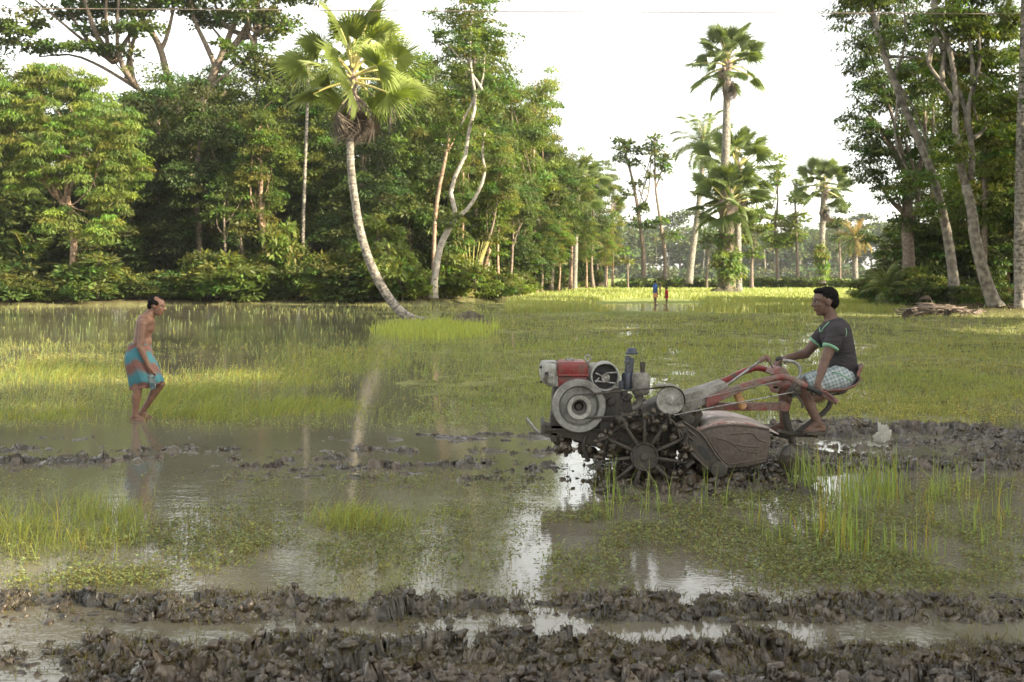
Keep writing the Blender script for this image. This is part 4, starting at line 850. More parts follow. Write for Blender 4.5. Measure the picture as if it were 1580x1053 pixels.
    slim('slim_tree', (1231, 434), [(1230, 395), (1228, 340), (1226, 285)], 151, .26, [(1232, 280, 7, 8), (1228, 308, 12, 8), (1232, 335, 13, 9), (1222, 350, 12, 9), (1228, 365, 9, 6), (1238, 300, 8, 5)], 'slim leafy tree just left of the right fan palm', 'leaf_lit')
    slim('slim_tree', (1160, 436), [(1160, 410), (1162, 380), (1155, 340)], 144, .26, [(1155, 345, 18, 12), (1168, 330, 16, 12), (1150, 370, 14, 9), (1176, 352, 12, 9), (1162, 388, 12, 7), (1145, 360, 9, 7)], 'leafy tree with pale green leaves right behind the stout palm', 'leaf_lit')
    slim('slim_tree', (1296, 434), [(1296, 400), (1294, 350)], 156, .2, [(1294, 342, 14, 12), (1300, 320, 10, 8), (1288, 300, 9, 7), (1296, 365, 12, 8)], 'leafy tree partly behind the right fan palm', 'leaf_mid')
    slim('slim_tree', (1090, 436), [(1092, 400), (1094, 380)], 146, .2, [(1094, 375, 12, 9), (1086, 362, 8, 6)], 'small tree left of the fern clad palm', 'leaf_mid')
    # hedge
    nb = NB(); bl = []
    for px in np.arange(958, 1360, 5.5):
        bl.append((*[(px-790)/F*148+rng.uniform(-.2, .2), 147.5+rng.uniform(-1.2, 1.2), .1+rng.uniform(.25, .75)], .7, .7, .55))
    crown_mesh(nb, bl, rng, dens=.9, leaf=.55, lw=.28, clump=.45, per=26, droop=-.3, lit=.15)
    o = nb.build('hedge_plants', M['leaf_mid']); tag(o, 'long low row of arching green plants across the far field', 'hedge', kind='stuff')
    # far wood
    nb = NB(); tb = NB(); fr = []
    for i in range(190):
        px = rng.uniform(905, 1420) if i < 130 else rng.uniform(300, 1900); Y = rng.uniform(415, 470); x = (px-790)/F*Y
        top = np.interp(px, [900, 960, 1040, 1110, 1200, 1300, 1420], [355, 352, 350, 362, 356, 352, 340])+rng.uniform(-6, 18); H = CAMH+(HZ-top)/F*Y
        r = rng.uniform(2.5, 5); bl = [(x+rng.normal(0, 1.5), Y, H-r*.5-j*r*.9, r*(1-.12*j), r, r*.62) for j in range(3 if i % 3 else 5)]
        fr += bl; lean = rng.uniform(-1, 1); tb.tube([(x, Y-3, .5), (x+lean, Y-3, H*.6)], [.26, .15], 5) if i % 2 else None
    for px in np.arange(300, 1900, 9):
        Y = 412+rng.uniform(-4, 6); fr.append(((px-790)/F*Y, Y, .6+rng.uniform(.5, 2.5), 3, 3, 2.6)); 
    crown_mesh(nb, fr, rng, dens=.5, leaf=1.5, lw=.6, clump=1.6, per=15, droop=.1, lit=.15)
    # flat topped trees standing over it
    fl = []
    for (px, py, rw) in ((1050, 332, 26), (1040, 345, 20), (1030, 340, 14), (1130, 350, 30), (960, 348, 20), (1205, 345, 24), (1330, 335, 26), (1345, 350, 20), (1290, 350, 24), (1000, 345, 16)):
        v = P(px, py, 440); fl += [(v.x+j*1.8, v.y, v.z+rng.uniform(-1, 1), rw*.12, 3, .9) for j in range(-2, 3)]
        tb.tube(spine([(v.x, v.y, .5), (v.x+rng.uniform(-1, 1), v.y, v.z*.5), (v.x, v.y, v.z)], 6), np.linspace(.5, .2, 6), 5)
        for j in (-4, -2, 2, 4): tb.tube([(v.x, v.y, v.z*.62), (v.x+j, v.y, v.z)], [.25, .1], 4)
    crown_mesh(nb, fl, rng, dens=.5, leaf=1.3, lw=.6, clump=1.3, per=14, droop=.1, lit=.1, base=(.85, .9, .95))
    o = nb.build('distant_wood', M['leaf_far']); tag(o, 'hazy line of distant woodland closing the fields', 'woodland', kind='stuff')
    o = tb.build('distant_trunks', M['bark_white']); tag(o, 'pale trunks of the distant woodland', 'woodland', kind='stuff')
    for k in range(len(T)):
        if k not in used:
            for ch in list(T[k].children): bpy.data.objects.remove(ch)
            bpy.data.objects.remove(T[k])
# ---------------------------------------------------------------- small hard-surface builder
class HB(NB):
    """shapes given in photo columns/rows at a depth, stored relative to the thing's own origin"""
    def __init__(s, org): super().__init__(); s.o = np.array(tuple(org))
    def p(s, px, py, Y): return np.array(tuple(P(px, py, Y)))-s.o
    def prism(s, pts, Y0, Y1, C=None, ref=None):
        n = len(pts); A = np.array([s.p(a, b, ref or Y0) for a, b in pts]); A[:, 1] = Y0-s.o[1]; B_ = A.copy(); B_[:, 1] = Y1-s.o[1]
        V = np.vstack([A, B_, A.mean(0), B_.mean(0)]); k = np.arange(n); k2 = (k+1) % n
        s.add(V, np.stack([k, k2, n+k2, n+k], 1), np.vstack([np.stack([np.full(n, 2*n), k2, k], 1), np.stack([np.full(n, 2*n+1), n+k, n+k2], 1)]), C)
    def strip(s, top, bot, Y0, Y1, ref=None):
        """solid band between two edge lines of equal length"""
        n = len(top); A = [s.p(a[0], a[1], ref or Y0) for a in list(top)+list(bot)]; A = np.array(A); A[:, 1] = Y0-s.o[1]; B_ = A.copy(); B_[:, 1] = Y1-s.o[1]
        k = np.arange(n-1); m = 2*n
        Q = [np.stack([k, k+1, n+k+1, n+k], 1), np.stack([m+n+k, m+n+k+1, m+k+1, m+k], 1), np.stack([m+k, m+k+1, k+1, k], 1), np.stack([n+k, n+k+1, m+n+k+1, m+n+k], 1), np.array([[0, n, m+n, m], [n-1, m+n-1, m+2*n-1, 2*n-1]])]
        s.add(np.vstack([A, B_]), np.concatenate(Q))
    def lathe(s, c, axis, prof, seg=32, C=None):
        """prof: (radius, distance along axis)"""
        axis = Vector(axis).normalized(); u = axis.orthogonal().normalized(); v = axis.cross(u)
        a = np.linspace(0, 2*math.pi, seg, endpoint=False); c = np.array(c); u, v, w_ = map(lambda q: np.array(tuple(q)), (u, v, axis))
        V = np.concatenate([c+w_*d+r*(np.cos(a)[:, None]*u+np.sin(a)[:, None]*v) for r, d in prof]); k = np.arange(seg); k2 = (k+1) % seg
        Q = np.concatenate([np.stack([i*seg+k, i*seg+k2, (i+1)*seg+k2, (i+1)*seg+k], 1) for i in range(len(prof)-1)])
        s.add(V, Q, None, C)
    def disc(s, px, py, rpx, Y0, Y1, seg=32, C=None, ref=None):
        c = s.p(px, py, ref or Y0); c[1] = Y0-s.o[1]; r = rpx*(ref or Y0)/F
        s.lathe(c, (0, 1, 0), [(.0001, 0), (r*.97, 0), (r, .006), (r, Y1-Y0-.006), (r*.97, Y1-Y0), (.0001, Y1-Y0)], seg, C)
    def bar(s, pts, r, seg=10, n=0, C=None):
        q = [s.p(*p_) for p_ in pts]; q = spine(q, n) if n else np.array(q); s.tube(q, r, seg, C)
    def box(s, x0, x1, y0, y1, Y0, Y1, C=None): s.prism([(x0, y0), (x1, y0), (x1, y1), (x0, y1)], Y0, Y1, C)
def hbuild(hb, name, mat, parent, bevel=0, smooth=True):
    o = hb.build(name, mat, parent)
    if smooth:
        o.data.polygons.foreach_set('use_smooth', np.full(len(o.data.polygons), True))
        for a in (o.data,):
            pass
    if bevel:
        b = o.modifiers.new('bevel', 'BEVEL'); b.width = bevel; b.segments = 2; b.limit_method = 'ANGLE'; b.angle_limit = R(40)
    if smooth:
        m = o.modifiers.new('edges', 'EDGE_SPLIT'); m.split_angle = R(38); m.use_edge_sharp = False
    return o
def dirty(name, col, dirt, amt=.5, rough=.5, metal=0., scale=9, zdirt=None, spec=.5):
    """painted or bare metal under dried mud splashes"""
    m, nt, b = nodes(name)
    tc = nt.nodes.new("ShaderNodeTexCoord")
    n = nt.nodes.new("ShaderNodeTexNoise"); n.inputs['Scale'].default_value = scale; n.inputs['Detail'].default_value = 7; n.inputs['Roughness'].default_value = .68
    nt.links.new(tc.outputs['Object'], n.inputs[0])
    r = nt.nodes.new("ShaderNodeValToRGB"); r.color_ramp.elements[0].position = .62-amt*.4; r.color_ramp.elements[1].position = .70-amt*.22
    r.color_ramp.elements[0].color = (0, 0, 0, 1); r.color_ramp.elements[1].color = (1, 1, 1, 1); nt.links.new(n.outputs[0], r.inputs[0])
    c2, n2 = ramp_noise(nt, 30, tuple(x*.75 for x in col), tuple(min(1, x*1.2) for x in col), .3, .7)
    mx = nt.nodes.new("ShaderNodeMix"); mx.data_type = 'RGBA'; nt.links.new(r.outputs[0], mx.inputs[0]); nt.links.new(c2.outputs[0], mx.inputs[6])
    d2, _ = ramp_noise(nt, 45, tuple(x*.7 for x in dirt), tuple(x*1.25 for x in dirt), .35, .65); nt.links.new(d2.outputs[0], mx.inputs[7])
    nt.links.new(mx.outputs[2], b.inputs['Base Color'])
    mr = nt.nodes.new("ShaderNodeMapRange"); mr.inputs[3].default_value = rough; mr.inputs[4].default_value = .85; nt.links.new(r.outputs[0], mr.inputs[0]); nt.links.new(mr.outputs[0], b.inputs['Roughness'])
    b.inputs['Metallic'].default_value = metal; b.inputs['Specular IOR Level'].default_value = spec
    bump(nt, b, n.outputs[0], .35, .01)
    return m
def build_tiller():
    mud = (.10, .085, .066)
    M['t_grey'] = dirty('grey_paint', (.30, .30, .27), mud, .35, .5)
    M['t_dark'] = dirty('dark_iron', (.04, .038, .036), (.075, .065, .052), .6, .55, .3)
    M['t_mud'] = dirty('mud_caked_iron', (.03, .026, .022), (.06, .051, .04), .7, .5)
    M['t_red'] = dirty('red_paint', (.20, .028, .025), mud, .3, .4)
    M['t_red2'] = dirty('dusty_red_paint', (.18, .042, .036), (.16, .125, .10), .55, .45)
    M['t_hood'] = dirty('sky_lit_red_hood', (.34, .17, .145), (.46, .41, .36), .55, .26, 0, 7, spec=.7)  # skylight on the upward sheet is put into this pale red
    M['t_side'] = dirty('mud_filmed_side', (.07, .05, .041), (.095, .078, .062), .6, .5, 0, 12)
    M['t_steel'] = dirty('worn_steel', (.30, .30, .28), (.16, .145, .12), .35, .38, .55)
    M['t_wheel'] = dirty('brushed_flywheel', (.24, .238, .22), (.17, .16, .14), .4, .5, .3, 5)
    M['t_silver'] = dirty('dusty_silencer', (.24, .225, .20), (.17, .15, .125), .5, .6, .2)
    M['t_pulley'] = dirty('pale_cast_pulley', (.30, .29, .265), (.2, .185, .16), .45, .5, .3)
    M['t_black'] = dirty('rubber_and_hole_black', (.018, .018, .018), (.05, .045, .04), .25, .6)
    M['t_orange'] = dirty('orange_hose', (.45, .22, .07), (.3, .2, .12), .4, .5)
    M['t_blue'] = dirty('blue_black_air_cleaner', (.05, .06, .08), (.10, .10, .095), .35, .4, .2)
    org = P(1000, 760, 10.4); org.z = 0
    e = empty('power_tiller', org, label='mud splashed red and grey walking tractor with cage wheels and a driver seat', cat='power tiller')
    H = lambda: HB(org)
    # chassis: two rails and a cross member, bumper rod
    h = H()
    for Y in (10.2, 10.58): h.prism([(838, 657), (845, 656), (940, 664), (1010, 664), (1010, 690), (935, 694), (880, 677), (838, 669)], Y, Y+.03)
    h.prism([(836, 655), (842, 655), (842, 671), (836, 671)], 10.17, 10.64); h.box(842, 1008, 662, 665, 10.17, 10.63); h.box(850, 860, 668, 682, 10.2, 10.6)
    hbuild(h, 'chassis', M['t_mud'], e, .004)
    h = H(); h.bar([(812, 645, 10.2), (820, 655, 10.2), (829, 665, 10.2), (842, 671, 10.22), (870, 675, 10.3)], .014, 8, 12); hbuild(h, 'bumper_rod', M['t_steel'], e)
    h = H(); h.prism([(855, 596), (960, 600), (962, 640), (955, 664), (930, 667), (862, 664), (852, 640), (853, 610)], 10.24, 10.56); h.prism([(950, 616), (974, 618), (978, 650), (960, 664), (948, 660)], 10.26, 10.5)
    h.disc(943, 621, 6, 10.2, 10.26, 16); h.disc(966, 640, 4, 10.22, 10.3, 12); h.box(850, 872, 640, 664, 10.2, 10.5); h.box(925, 945, 652, 668, 10.16, 10.56)
    for i in range(6): h.disc(955+3*math.sin(i), 606+i*9, 1.6, 10.235, 10.26, 6)
    hbuild(h, 'engine_block', M['t_dark'], e, .008)
    # flywheel with its ring, recess and pulley
    c = H().p(893.5, 627, 10.1); r = 41.5*10.1/F
    h = H(); c0 = H().p(893.5, 627, 10.1)
    h.lathe(c0, (0, 1, 0), [(r*.3, .05), (r*.68, .05), (r*.72, .012), (r*.76, 0), (r*.965, 0), (r*.98, .004), (r*.99, .012), (r, .02), (r, .085), (r*.98, .095), (r*.3, .095)], 72)
    fw = hbuild(h, 'flywheel', M['t_wheel'], e)
    h = H(); r2 = 19*10.05/F; h.lathe(H().p(893.5, 628, 10.1)+[0, -.07, 0], (0, 1, 0), [(r2*.45, .115), (r2*.58, .1), (r2*.62, .02), (r2*.66, .004), (r2*.95, 0), (r2, .008), (r2, .02), (r2*.86, .035), (r2*.86, .05), (r2, .065), (r2, .115), (r2*.4, .12)], 48)
    hbuild(h, 'pulley', M['t_pulley'], fw)
    h = H(); h.lathe(H().p(893.5, 628, 10.1)+[0, .0, 0], (0, 1, 0), [(.0001, .0), (r2*.26, .0), (r2*.3, .012), (r2*.3, .06)], 24); hbuild(h, 'hub_bolt', M['t_mud'], fw)
    # cylinder head cover and tank
    h = H(); h.prism([(834, 563), (838, 560), (858, 559), (862, 563), (862, 598), (848, 597), (836, 590), (833, 580)], 10.2, 10.52); h.prism([(836, 567), (840, 562), (858, 562), (858, 594), (848, 593), (838, 587)], 10.16, 10.2)
    rh = hbuild(h, 'cylinder_head', M['t_grey'], e, .018)
    h = H(); h.disc(843.5, 577, 3.3, 10.15, 10.17, 16); h.disc(834.5, 567, 2.2, 10.19, 10.21, 12); h.disc(834.5, 590, 2, 10.19, 10.21, 12); hbuild(h, 'port_hole', M['t_black'], rh)  # black disc on the face, shade inside the hole put into its colour
    h = H(); h.prism([(860, 562), (864, 559), (902, 559), (907, 563), (908, 578), (860, 578)], 10.18, 10.54); h.prism([(861, 581), (907, 581), (905, 597), (876, 598), (861, 597)], 10.2, 10.52); h.box(859, 909, 578, 581, 10.16, 10.55)
    ft = hbuild(h, 'fuel_tank', M['t_red'], e, .01)
    h = H(); cc = h.p(879, 559, 10.35); h.lathe(cc, (0, 0, 1), [(.0001, -.01), (.03, -.01), (.03, .012), (.042, .014), (.042, .03), (.036, .036), (.0001, .038)], 20); hbuild(h, 'filler_cap', M['t_grey'], ft)
    h = H(); cc = h.p(907, 553, 10.3); h.tube([cc+[.026*math.cos(a), 0, .026*math.sin(a)] for a in np.linspace(0, 6.28, 17)], .008, 8); h.bar([(907, 557, 10.3), (907, 566, 10.3)], .014, 8); hbuild(h, 'lifting_eye', M['t_steel'], e)
    # blower housing with round mouth, spokes and hub
    h = H(); cc = h.p(934, 582, 10.16); rr = 20*10.16/F
    h.lathe(cc, (0, 1, 0), [(rr*.98, .1), (rr*.98, .012), (rr*1.02, 0), (rr*1.1, 0), (rr*1.14, .012), (rr*1.14, .2)], 40)
    h.prism([(908, 566), (914, 563), (942, 562), (951, 566), (955, 580), (954, 604), (940, 610), (912, 600), (907, 590)], 10.27, 10.5); h.box(926, 934, 560, 563, 10.3, 10.36)
    fh = hbuild(h, 'fan_housing', M['t_grey'], e, .008)
    h = H(); h.disc(934, 582, 19.8, 10.25, 10.268, 32); hbuild(h, 'fan_mouth', M['t_black'], fh)  # black backing disc, shade inside the round mouth painted on
    h = H(); h.disc(934.5, 583.5, 6.6, 10.15, 10.2, 20); h.disc(934.5, 583.5, 2.6, 10.13, 10.15, 12)
    for a, b_ in (((934, 583), (919, 576)), ((934, 576), (952, 575)), ((934, 590), (918, 588)), ((925, 583), (919, 590)), ((937, 590), (950, 592))): h.bar([(*a, 10.17), (*b_, 10.17)], .008, 6)
    hbuild(h, 'fan_hub', M['t_steel'], fh)
    # air cleaner with stack and mushroom cap
    h = H(); c1 = h.p(968.5, 601, 10.36); k = 10.36/F
    h.lathe(c1, (0, 0, 1), [(.0001, 0), (9*k, 0), (9.6*k, 4*k), (9.6*k, 22*k), (8*k, 26*k), (5*k, 27*k), (4.3*k, 32*k), (4.3*k, 40*k), (5.2*k, 41*k), (5.2*k, 44*k), (4.3*k, 45*k), (4*k, 52*k), (.0001, 52*k)], 24); h.box(955, 962, 588, 600, 10.3, 10.4)
    ac = hbuild(h, 'air_cleaner', M['t_blue'], e)
    h = H(); h.lathe(h.p(974.5, 551, 10.36), (0, 0, 1), [(.0001, 3*k), (4.5*k, 4*k), (9.6*k, 4.6*k), (9.9*k, 6*k), (8*k, 9*k), (6.6*k, 12.5*k), (5.2*k, 14*k), (.0001, 14.4*k)], 24); h.bar([(973, 575, 10.36), (974.5, 552, 10.36)], .024, 14); hbuild(h, 'intake_cap', M['t_blue'], ac)
    # silencer
    h = H(); c1 = h.p(988.5, 609, 10.3); k = 10.3/F
    h.lathe(c1, (0, 0, 1), [(.0001, 0), (11*k, 0), (13.4*k, 3*k), (13.6*k, 10*k), (13.9*k, 14*k), (13.9*k, 15*k), (13.9*k, 28*k), (13*k, 32*k), (8*k, 34*k), (.0001, 34.5*k)], 32)
    sl_ = hbuild(h, 'silencer', M['t_silver'], e)
    h = H(); h.lathe(h.p(991.5, 577, 10.3), (0, 0, 1), [(3.6*k, 0), (3.6*k, 9*k), (4.4*k, 12*k), (4.4*k, 18*k), (3.6*k, 18*k), (3*k, 2*k)], 16); hbuild(h, 'outlet_pipe', M['t_dark'], sl_)
    h = H(); h.bar([(960, 630, 10.3), (972, 631, 10.3), (983, 627, 10.3), (987, 616, 10.3), (987, 608, 10.3)], .032, 14, 16); hbuild(h, 'exhaust_elbow', M['t_silver'], e)
    h = H(); h.bar([(957, 612, 10.25), (968, 618, 10.24), (975, 612, 10.25)], .012, 8, 8); h.bar([(950, 640, 10.22), (975, 648, 10.22), (982, 640, 10.24)], .008, 6, 8); h.disc(972, 612, 4, 10.2, 10.28, 12); h.box(957, 968, 604, 616, 10.24, 10.3); h.disc(982, 613, 3, 10.2, 10.25, 10); hbuild(h, 'fuel_pump', M['t_dark'], e, .003)
    # belts, clutch pulley and guard
    for dY in (0, .045):
        h = H(); Yb = 10.045+dY
        a = [(893.5+18*math.cos(t), 628-18*math.sin(t), Yb) for t in np.linspace(math.pi*.5+.1, math.pi*1.5-.1, 14)]
        b_ = [(1034+21*math.cos(t), 618-21*math.sin(t), Yb) for t in np.linspace(-math.pi*.5, math.pi*.5, 14)]
        h.bar(a+b_+[a[0]], .009, 6); hbuild(h, 'drive_belt', M['t_dark'], e)
    h = H(); rr = 21.5*10.05/F; h.lathe(h.p(1034, 618.5, 10.05)+[0, -.02, 0], (0, 1, 0), [(.0001, -.035), (.014, -.035), (.018, -.02), (.03, -.015), (.034, .004), (.05, .008), (rr*.8, .002), (rr*.84, -.004), (rr*.96, -.004), (rr, .004), (rr*.92, .03), (rr, .055), (rr*.95, .1), (.0001, .1)], 48)
    hbuild(h, 'clutch_pulley', M['t_pulley'], e)
    h = H(); arc = [(1034+25*math.cos(t), 619-25.5*math.sin(t)) for t in np.linspace(-.15, 1.75, 14)]+[(1012, 595)]; arc2 = [(a-.6*(a-1034)/25-0, b_+1.6) for a, b_ in arc][::-1]
    n = len(arc)
    h.strip(arc, arc2[::-1], 10.0, 10.13)
    hbuild(h, 'belt_guard', M['t_silver'], e)
    # gearbox and mud caked undercarriage
    rng = np.random.default_rng(3); h = H()
    h.prism([(1000, 626), (1030, 612), (1075, 618), (1085, 640), (1070, 672), (1020, 690), (985, 680), (975, 655)], 10.25, 10.6); h.prism([(960, 660), (1010, 648), (1050, 665), (1040, 720), (1000, 735), (965, 715)], 10.32, 10.55)
    h.prism([(880, 668), (950, 672), (975, 690), (960, 712), (935, 694), (885, 682)], 10.3, 10.5)
    h.disc(1062, 648, 10, 10.15, 10.3, 14); h.disc(1052, 640, 6, 10.12, 10.2, 8); h.disc(985, 700, 16, 10.1, 10.8, 20); h.bar([(994, 705, 9.95), (994, 705, 10.9)], .035, 12)
    hbuild(h, 'gearbox', M['t_mud'], e, .012)
    # lumps of wet mud stuck on it
    import bmesh; bm = bmesh.new(); bmesh.ops.create_icosphere(bm, subdivisions=3, radius=1); iv = np.array([v.co[:] for v in bm.verts]); it = np.array([[v.index for v in f.verts] for f in bm.faces]); bm.free()
    nb = NB()
    for i in range(210):
        t = rng.random()
        if i < 90: px, py, Y = rng.normal(1000, 40), rng.normal(676, 20), rng.uniform(10.1, 10.7)
        elif i < 150: px, py, Y = 1040+70*t+rng.normal(0, 7), 665+60*t+rng.normal(0, 14), rng.uniform(10.05, 10.8)
        elif i < 180: px, py, Y = rng.uniform(1060, 1200), 742+rng.normal(0, 8), rng.uniform(10.05, 10.8)
        else: px, py, Y = rng.uniform(855, 950), rng.normal(690, 7), rng.uniform(10.1, 10.5)
        r = .022+.05*rng.random()**2; q = iv.copy(); ph = rng.uniform(0, 6.28, 3)
        d = 1+.22*np.sin(q[:, 0]*3+ph[0])*np.sin(q[:, 1]*4+ph[1])+.16*np.sin(q[:, 2]*7+ph[2])*np.sin(q[:, 0]*6+ph[1])+.05*rng.normal(0, 1, len(q))
        v = rng.uniform(.6, 1.1); nb.add(q*d[:, None]*r*rng.uniform(.7, 1.5, 3)+np.array(tuple(P(px, py, Y)-org)), None, it, [v, v, v])
    nb.build('caked_mud', M['wet_mud'], e, True)['kind'] = 'stuff'
    # cage wheels: hub plate, spokes, rim rings, paddle lugs
    def wheel(Yc, near):
        c = P(994, 704, Yc)-org if near else P(994, 704, 10.0)-org; c.y = Yc-org.y
        w = bpy.data.objects.new('wheel', None); link(w, e); w.location = c
        nb = HB((0, 0, 0)); r = .122; nb.o = np.zeros(3)
        nb.lathe((0, 0, 0), (0, 1, 0), [(.0001, -.012), (r*.9, -.01), (r*.93, -.03), (r, -.03), (r, .05), (.0001, .05)], 40)
        for k in range(4): a = k*math.pi/2+.5; nb.lathe((r*.8*math.cos(a), -.02, r*.8*math.sin(a)), (0, 1, 0), [(.0001, 0), (.009, 0), (.009, .02)], 8)
        hbuild(nb, 'hub', M['t_dark'], w)
        nb = NB(); nb.tube([(.10, 0, 0), (.24, 0, 0), (.385, 0, .004)], [.019, .015, .013], 8); sp_ = nb.build('spoke', M['t_mud'], w, True)
        nb = NB(); hb_ = HB((0, 0, 0)); V = np.array([(.37, -.10, -.028), (.37, .12, -.028), (.43, .12, .03), (.43, -.10, .03), (.365, -.10, -.02), (.365, .12, -.02), (.42, .12, .042), (.42, -.10, .042)])
        nb.add(V, np.array([[0, 3, 2, 1], [4, 5, 6, 7], [0, 1, 5, 4], [3, 7, 6, 2], [0, 4, 7, 3], [1, 2, 6, 5]])); lg = nb.build('lug', M['t_mud'], w)
        for k in range(11):
            a = k*2*math.pi/11+.16+(0 if near else .3)
            for src in (sp_, lg):
                if k == 0: o = src
                else: o = src.copy(); sc.collection.objects.link(o); o.parent = w
                o.rotation_euler = (0, a, 0)
        rq = np.random.default_rng(7); nb = NB()
        for k in range(70):
            a = rq.uniform(0, 6.28); v = rq.uniform(.6, 1.1); rr_ = rq.uniform(.3, .42); ell(nb, (rr_*math.cos(a), rq.uniform(-.09, .11), rr_*math.sin(a)), rq.uniform(.012, .038, 3)*(1+.0*v))
        nb.V[-1] = nb.V[-1]; nb.build('clinging_mud', M['wet_mud'], w, True)['kind'] = 'stuff'
        return w
    wheel(9.98, True); wheel(10.86, False)
    # fork tube left of the wheel and front levers
    h = H(); h.bar([(975, 640, 10.1), (962, 652, 10.1), (945, 668, 10.1), (934, 685, 10.1), (930, 715, 10.12)], .02, 8, 14); h.bar([(958, 640, 10.12), (985, 641, 10.12), (1020, 638, 10.12), (1040, 645, 10.12)], .018, 8, 8); h.bar([(905, 672, 10.2), (900, 690, 10.2), (908, 712, 10.22)], .02, 8, 8); hbuild(h, 'brake_rod', M['t_mud'], e)
    # rotary cover: curved top sheet and ribbed side plate
    top = [(1078, 657), (1082, 650), (1092, 645), (1110, 643), (1130, 643.5), (1150, 647), (1170, 653), (1188, 661)]
    h = H(); n = len(top)
    q = spine([(a, b, 0) for a, b in top], 20)
    h.strip(q, q+[0, 2, 0], 10.06, 10.86, ref=10.4)
    hd = hbuild(h, 'rotary_hood', M['t_hood'], e)
    side = [(1079, 667), (1092, 662), (1112, 658), (1135, 657), (1160, 659), (1186, 664), (1189, 672), (1187, 690), (1183, 713), (1150, 720), (1122, 723), (1117, 719), (1105, 700), (1090, 683)]
    h = H(); h.prism(side, 10.03, 10.05); hbuild(h, 'hood_side', M['t_side'], hd, .004)
    h = H(); tp = spine([(1078, 664, 0), (1092, 658.5, 0), (1112, 654.5, 0), (1135, 653.5, 0), (1160, 656, 0), (1189, 662, 0)], 16); h.strip(tp, tp+[0, 4, 0], 10.035, 10.16); hbuild(h, 'hood_flange', M['t_hood'], hd)
    h = H()
    for pts in (((1105, 676), (1118, 679), (1132, 686), (1146, 696), (1172, 699)), ((1128, 670), (1160, 669), (1170, 678), (1184, 683)), ((1092, 676), (1108, 700), (1124, 716), (1150, 713), (1184, 707)), ((1128, 684), (1152, 689), (1172, 690))):
        h.bar([(a, b, 10.028) for a, b in pts], .007, 6, 16)
    h.bar([(a, b, 10.03) for a, b in ((1079, 666), (1092, 661), (1112, 657), (1135, 656), (1160, 658), (1187, 663))], .011, 8, 20)
    hbuild(h, 'pressed_rib', M['t_side'], hd)
    h = H(); h.prism([(1100, 700), (1185, 700), (1185, 722), (1120, 730)], 10.84, 10.86)
    for x_ in (10.05, 10.84): h.prism([(1080, 665), (1100, 655), (1110, 690), (1096, 690)], x_+.02, x_+.03)
    hbuild(h, 'hood_inner_side', M['t_side'], hd)
    # chain case plate with a slot
    h = H(); out = [(1040, 655), (1052, 650), (1072, 663), (1086, 676), (1105, 705), (1122, 722), (1118, 736), (1105, 738), (1090, 722), (1066, 700), (1050, 680)]
    h.prism(out, 10.0, 10.06); h.disc(1110, 725, 13, 9.98, 10.1, 20); cc = hbuild(h, 'chain_case', M['t_mud'], e, .008)
    h = H(); h.prism([(1078, 688), (1083, 688), (1092, 698), (1098, 708), (1095, 711), (1088, 707), (1079, 696)], 9.992, 10.0); hbuild(h, 'slot', M['t_black'], cc)  # black plate laid on the case, painted as the slot's inner shade
    h = H()
    for pts in (((1044, 655), (1052, 680), (1068, 700), (1092, 724)), ((1055, 651), (1075, 664), (1088, 676), (1106, 704), (1122, 721)), ((1062, 664), (1073, 672)), ((1060, 672), (1071, 680)), ((1027, 641), (1042, 655), (1058, 680), (1062, 695))): h.bar([(a, b, 9.99) for a, b in pts], .009, 6, 10)
    hbuild(h, 'edge_rib', M['t_side'], cc)
    h = H(); h.bar([(1110, 727, 10.05), (1110, 727, 10.85)], .04, 12); rt = hbuild(h, 'rotor_shaft', M['t_mud'], e)
    rng = np.random.default_rng(9)
    for k in range(16):
        h = H(); Y = 10.12+k*.044; a = k*2.4; pc = lambda r_, t: (1118+r_*math.cos(t), 725-r_*math.sin(t), Y)
        h.bar([pc(4, a), pc(16, a), pc(27, a+.25), pc(31, a+.6)], .014, 5, 8); hbuild(h, 'tine', M['t_mud'], rt)
    # handle beams
    h = H(); h.prism([(1034, 634), (1050, 612), (1120, 590), (1127, 602), (1085, 626), (1070, 634), (1050, 642)], 10.16, 10.5); hbuild(h, 'handle_bracket', M['t_silver'], e, .004)  # whitish tone, light on the bracket's top put into the colour
    h = H(); h.box(1085, 1212, 622.5, 634, 10.3, 10.38); h.disc(1158, 630, 4, 10.28, 10.3, 12); h.disc(1211, 628, 8, 10.29, 10.39, 12); hbuild(h, 'drawbar', M['t_red2'], e, .004)
    h = H()
    q = spine([(1090, 622, 0), (1120, 609, 0), (1150, 597, 0), (1180, 588, 0)], 12)
    wq = np.linspace(8, 4.8, 12)[:, None]*[0, 1, 0]; h.strip(q-wq, q+wq, 10.12, 10.17)
    h.bar([(1176, 589, 10.145), (1190, 585, 10.145), (1205, 582, 10.13), (1215, 582.5, 10.12), (1228, 588, 10.1), (1245, 597, 10.08)], .028, 12, 18)
    hn = hbuild(h, 'handlebar', M['t_red2'], e, .003)
    h = H(); h.bar([(1243, 596, 10.08), (1262, 605, 10.07), (1270, 609, 10.07)], .024, 12); hbuild(h, 'grip', M['t_black'], hn)
    h = H(); h.bar([(1268, 608, 10.07), (1292, 621, 10.06)], .026, 12); h.bar([(1266, 602, 10.02), (1284, 612, 10.02), (1288, 619, 10.04)], .01, 6)
    for i in range(5): h.disc(1276+3*i, 606+2*i, 2, 10.01, 10.05, 6)
    hbuild(h, 'clutch_grip', M['t_red2'], hn)
    h = H()
    q = spine([(1050, 612, 0), (1090, 598, 0), (1120, 587, 0), (1145, 575, 0), (1160, 571, 0)], 14)
    h.strip(q-[0, 5, 0], q+[0, 4, 0], 10.62, 10.67, ref=10.64)
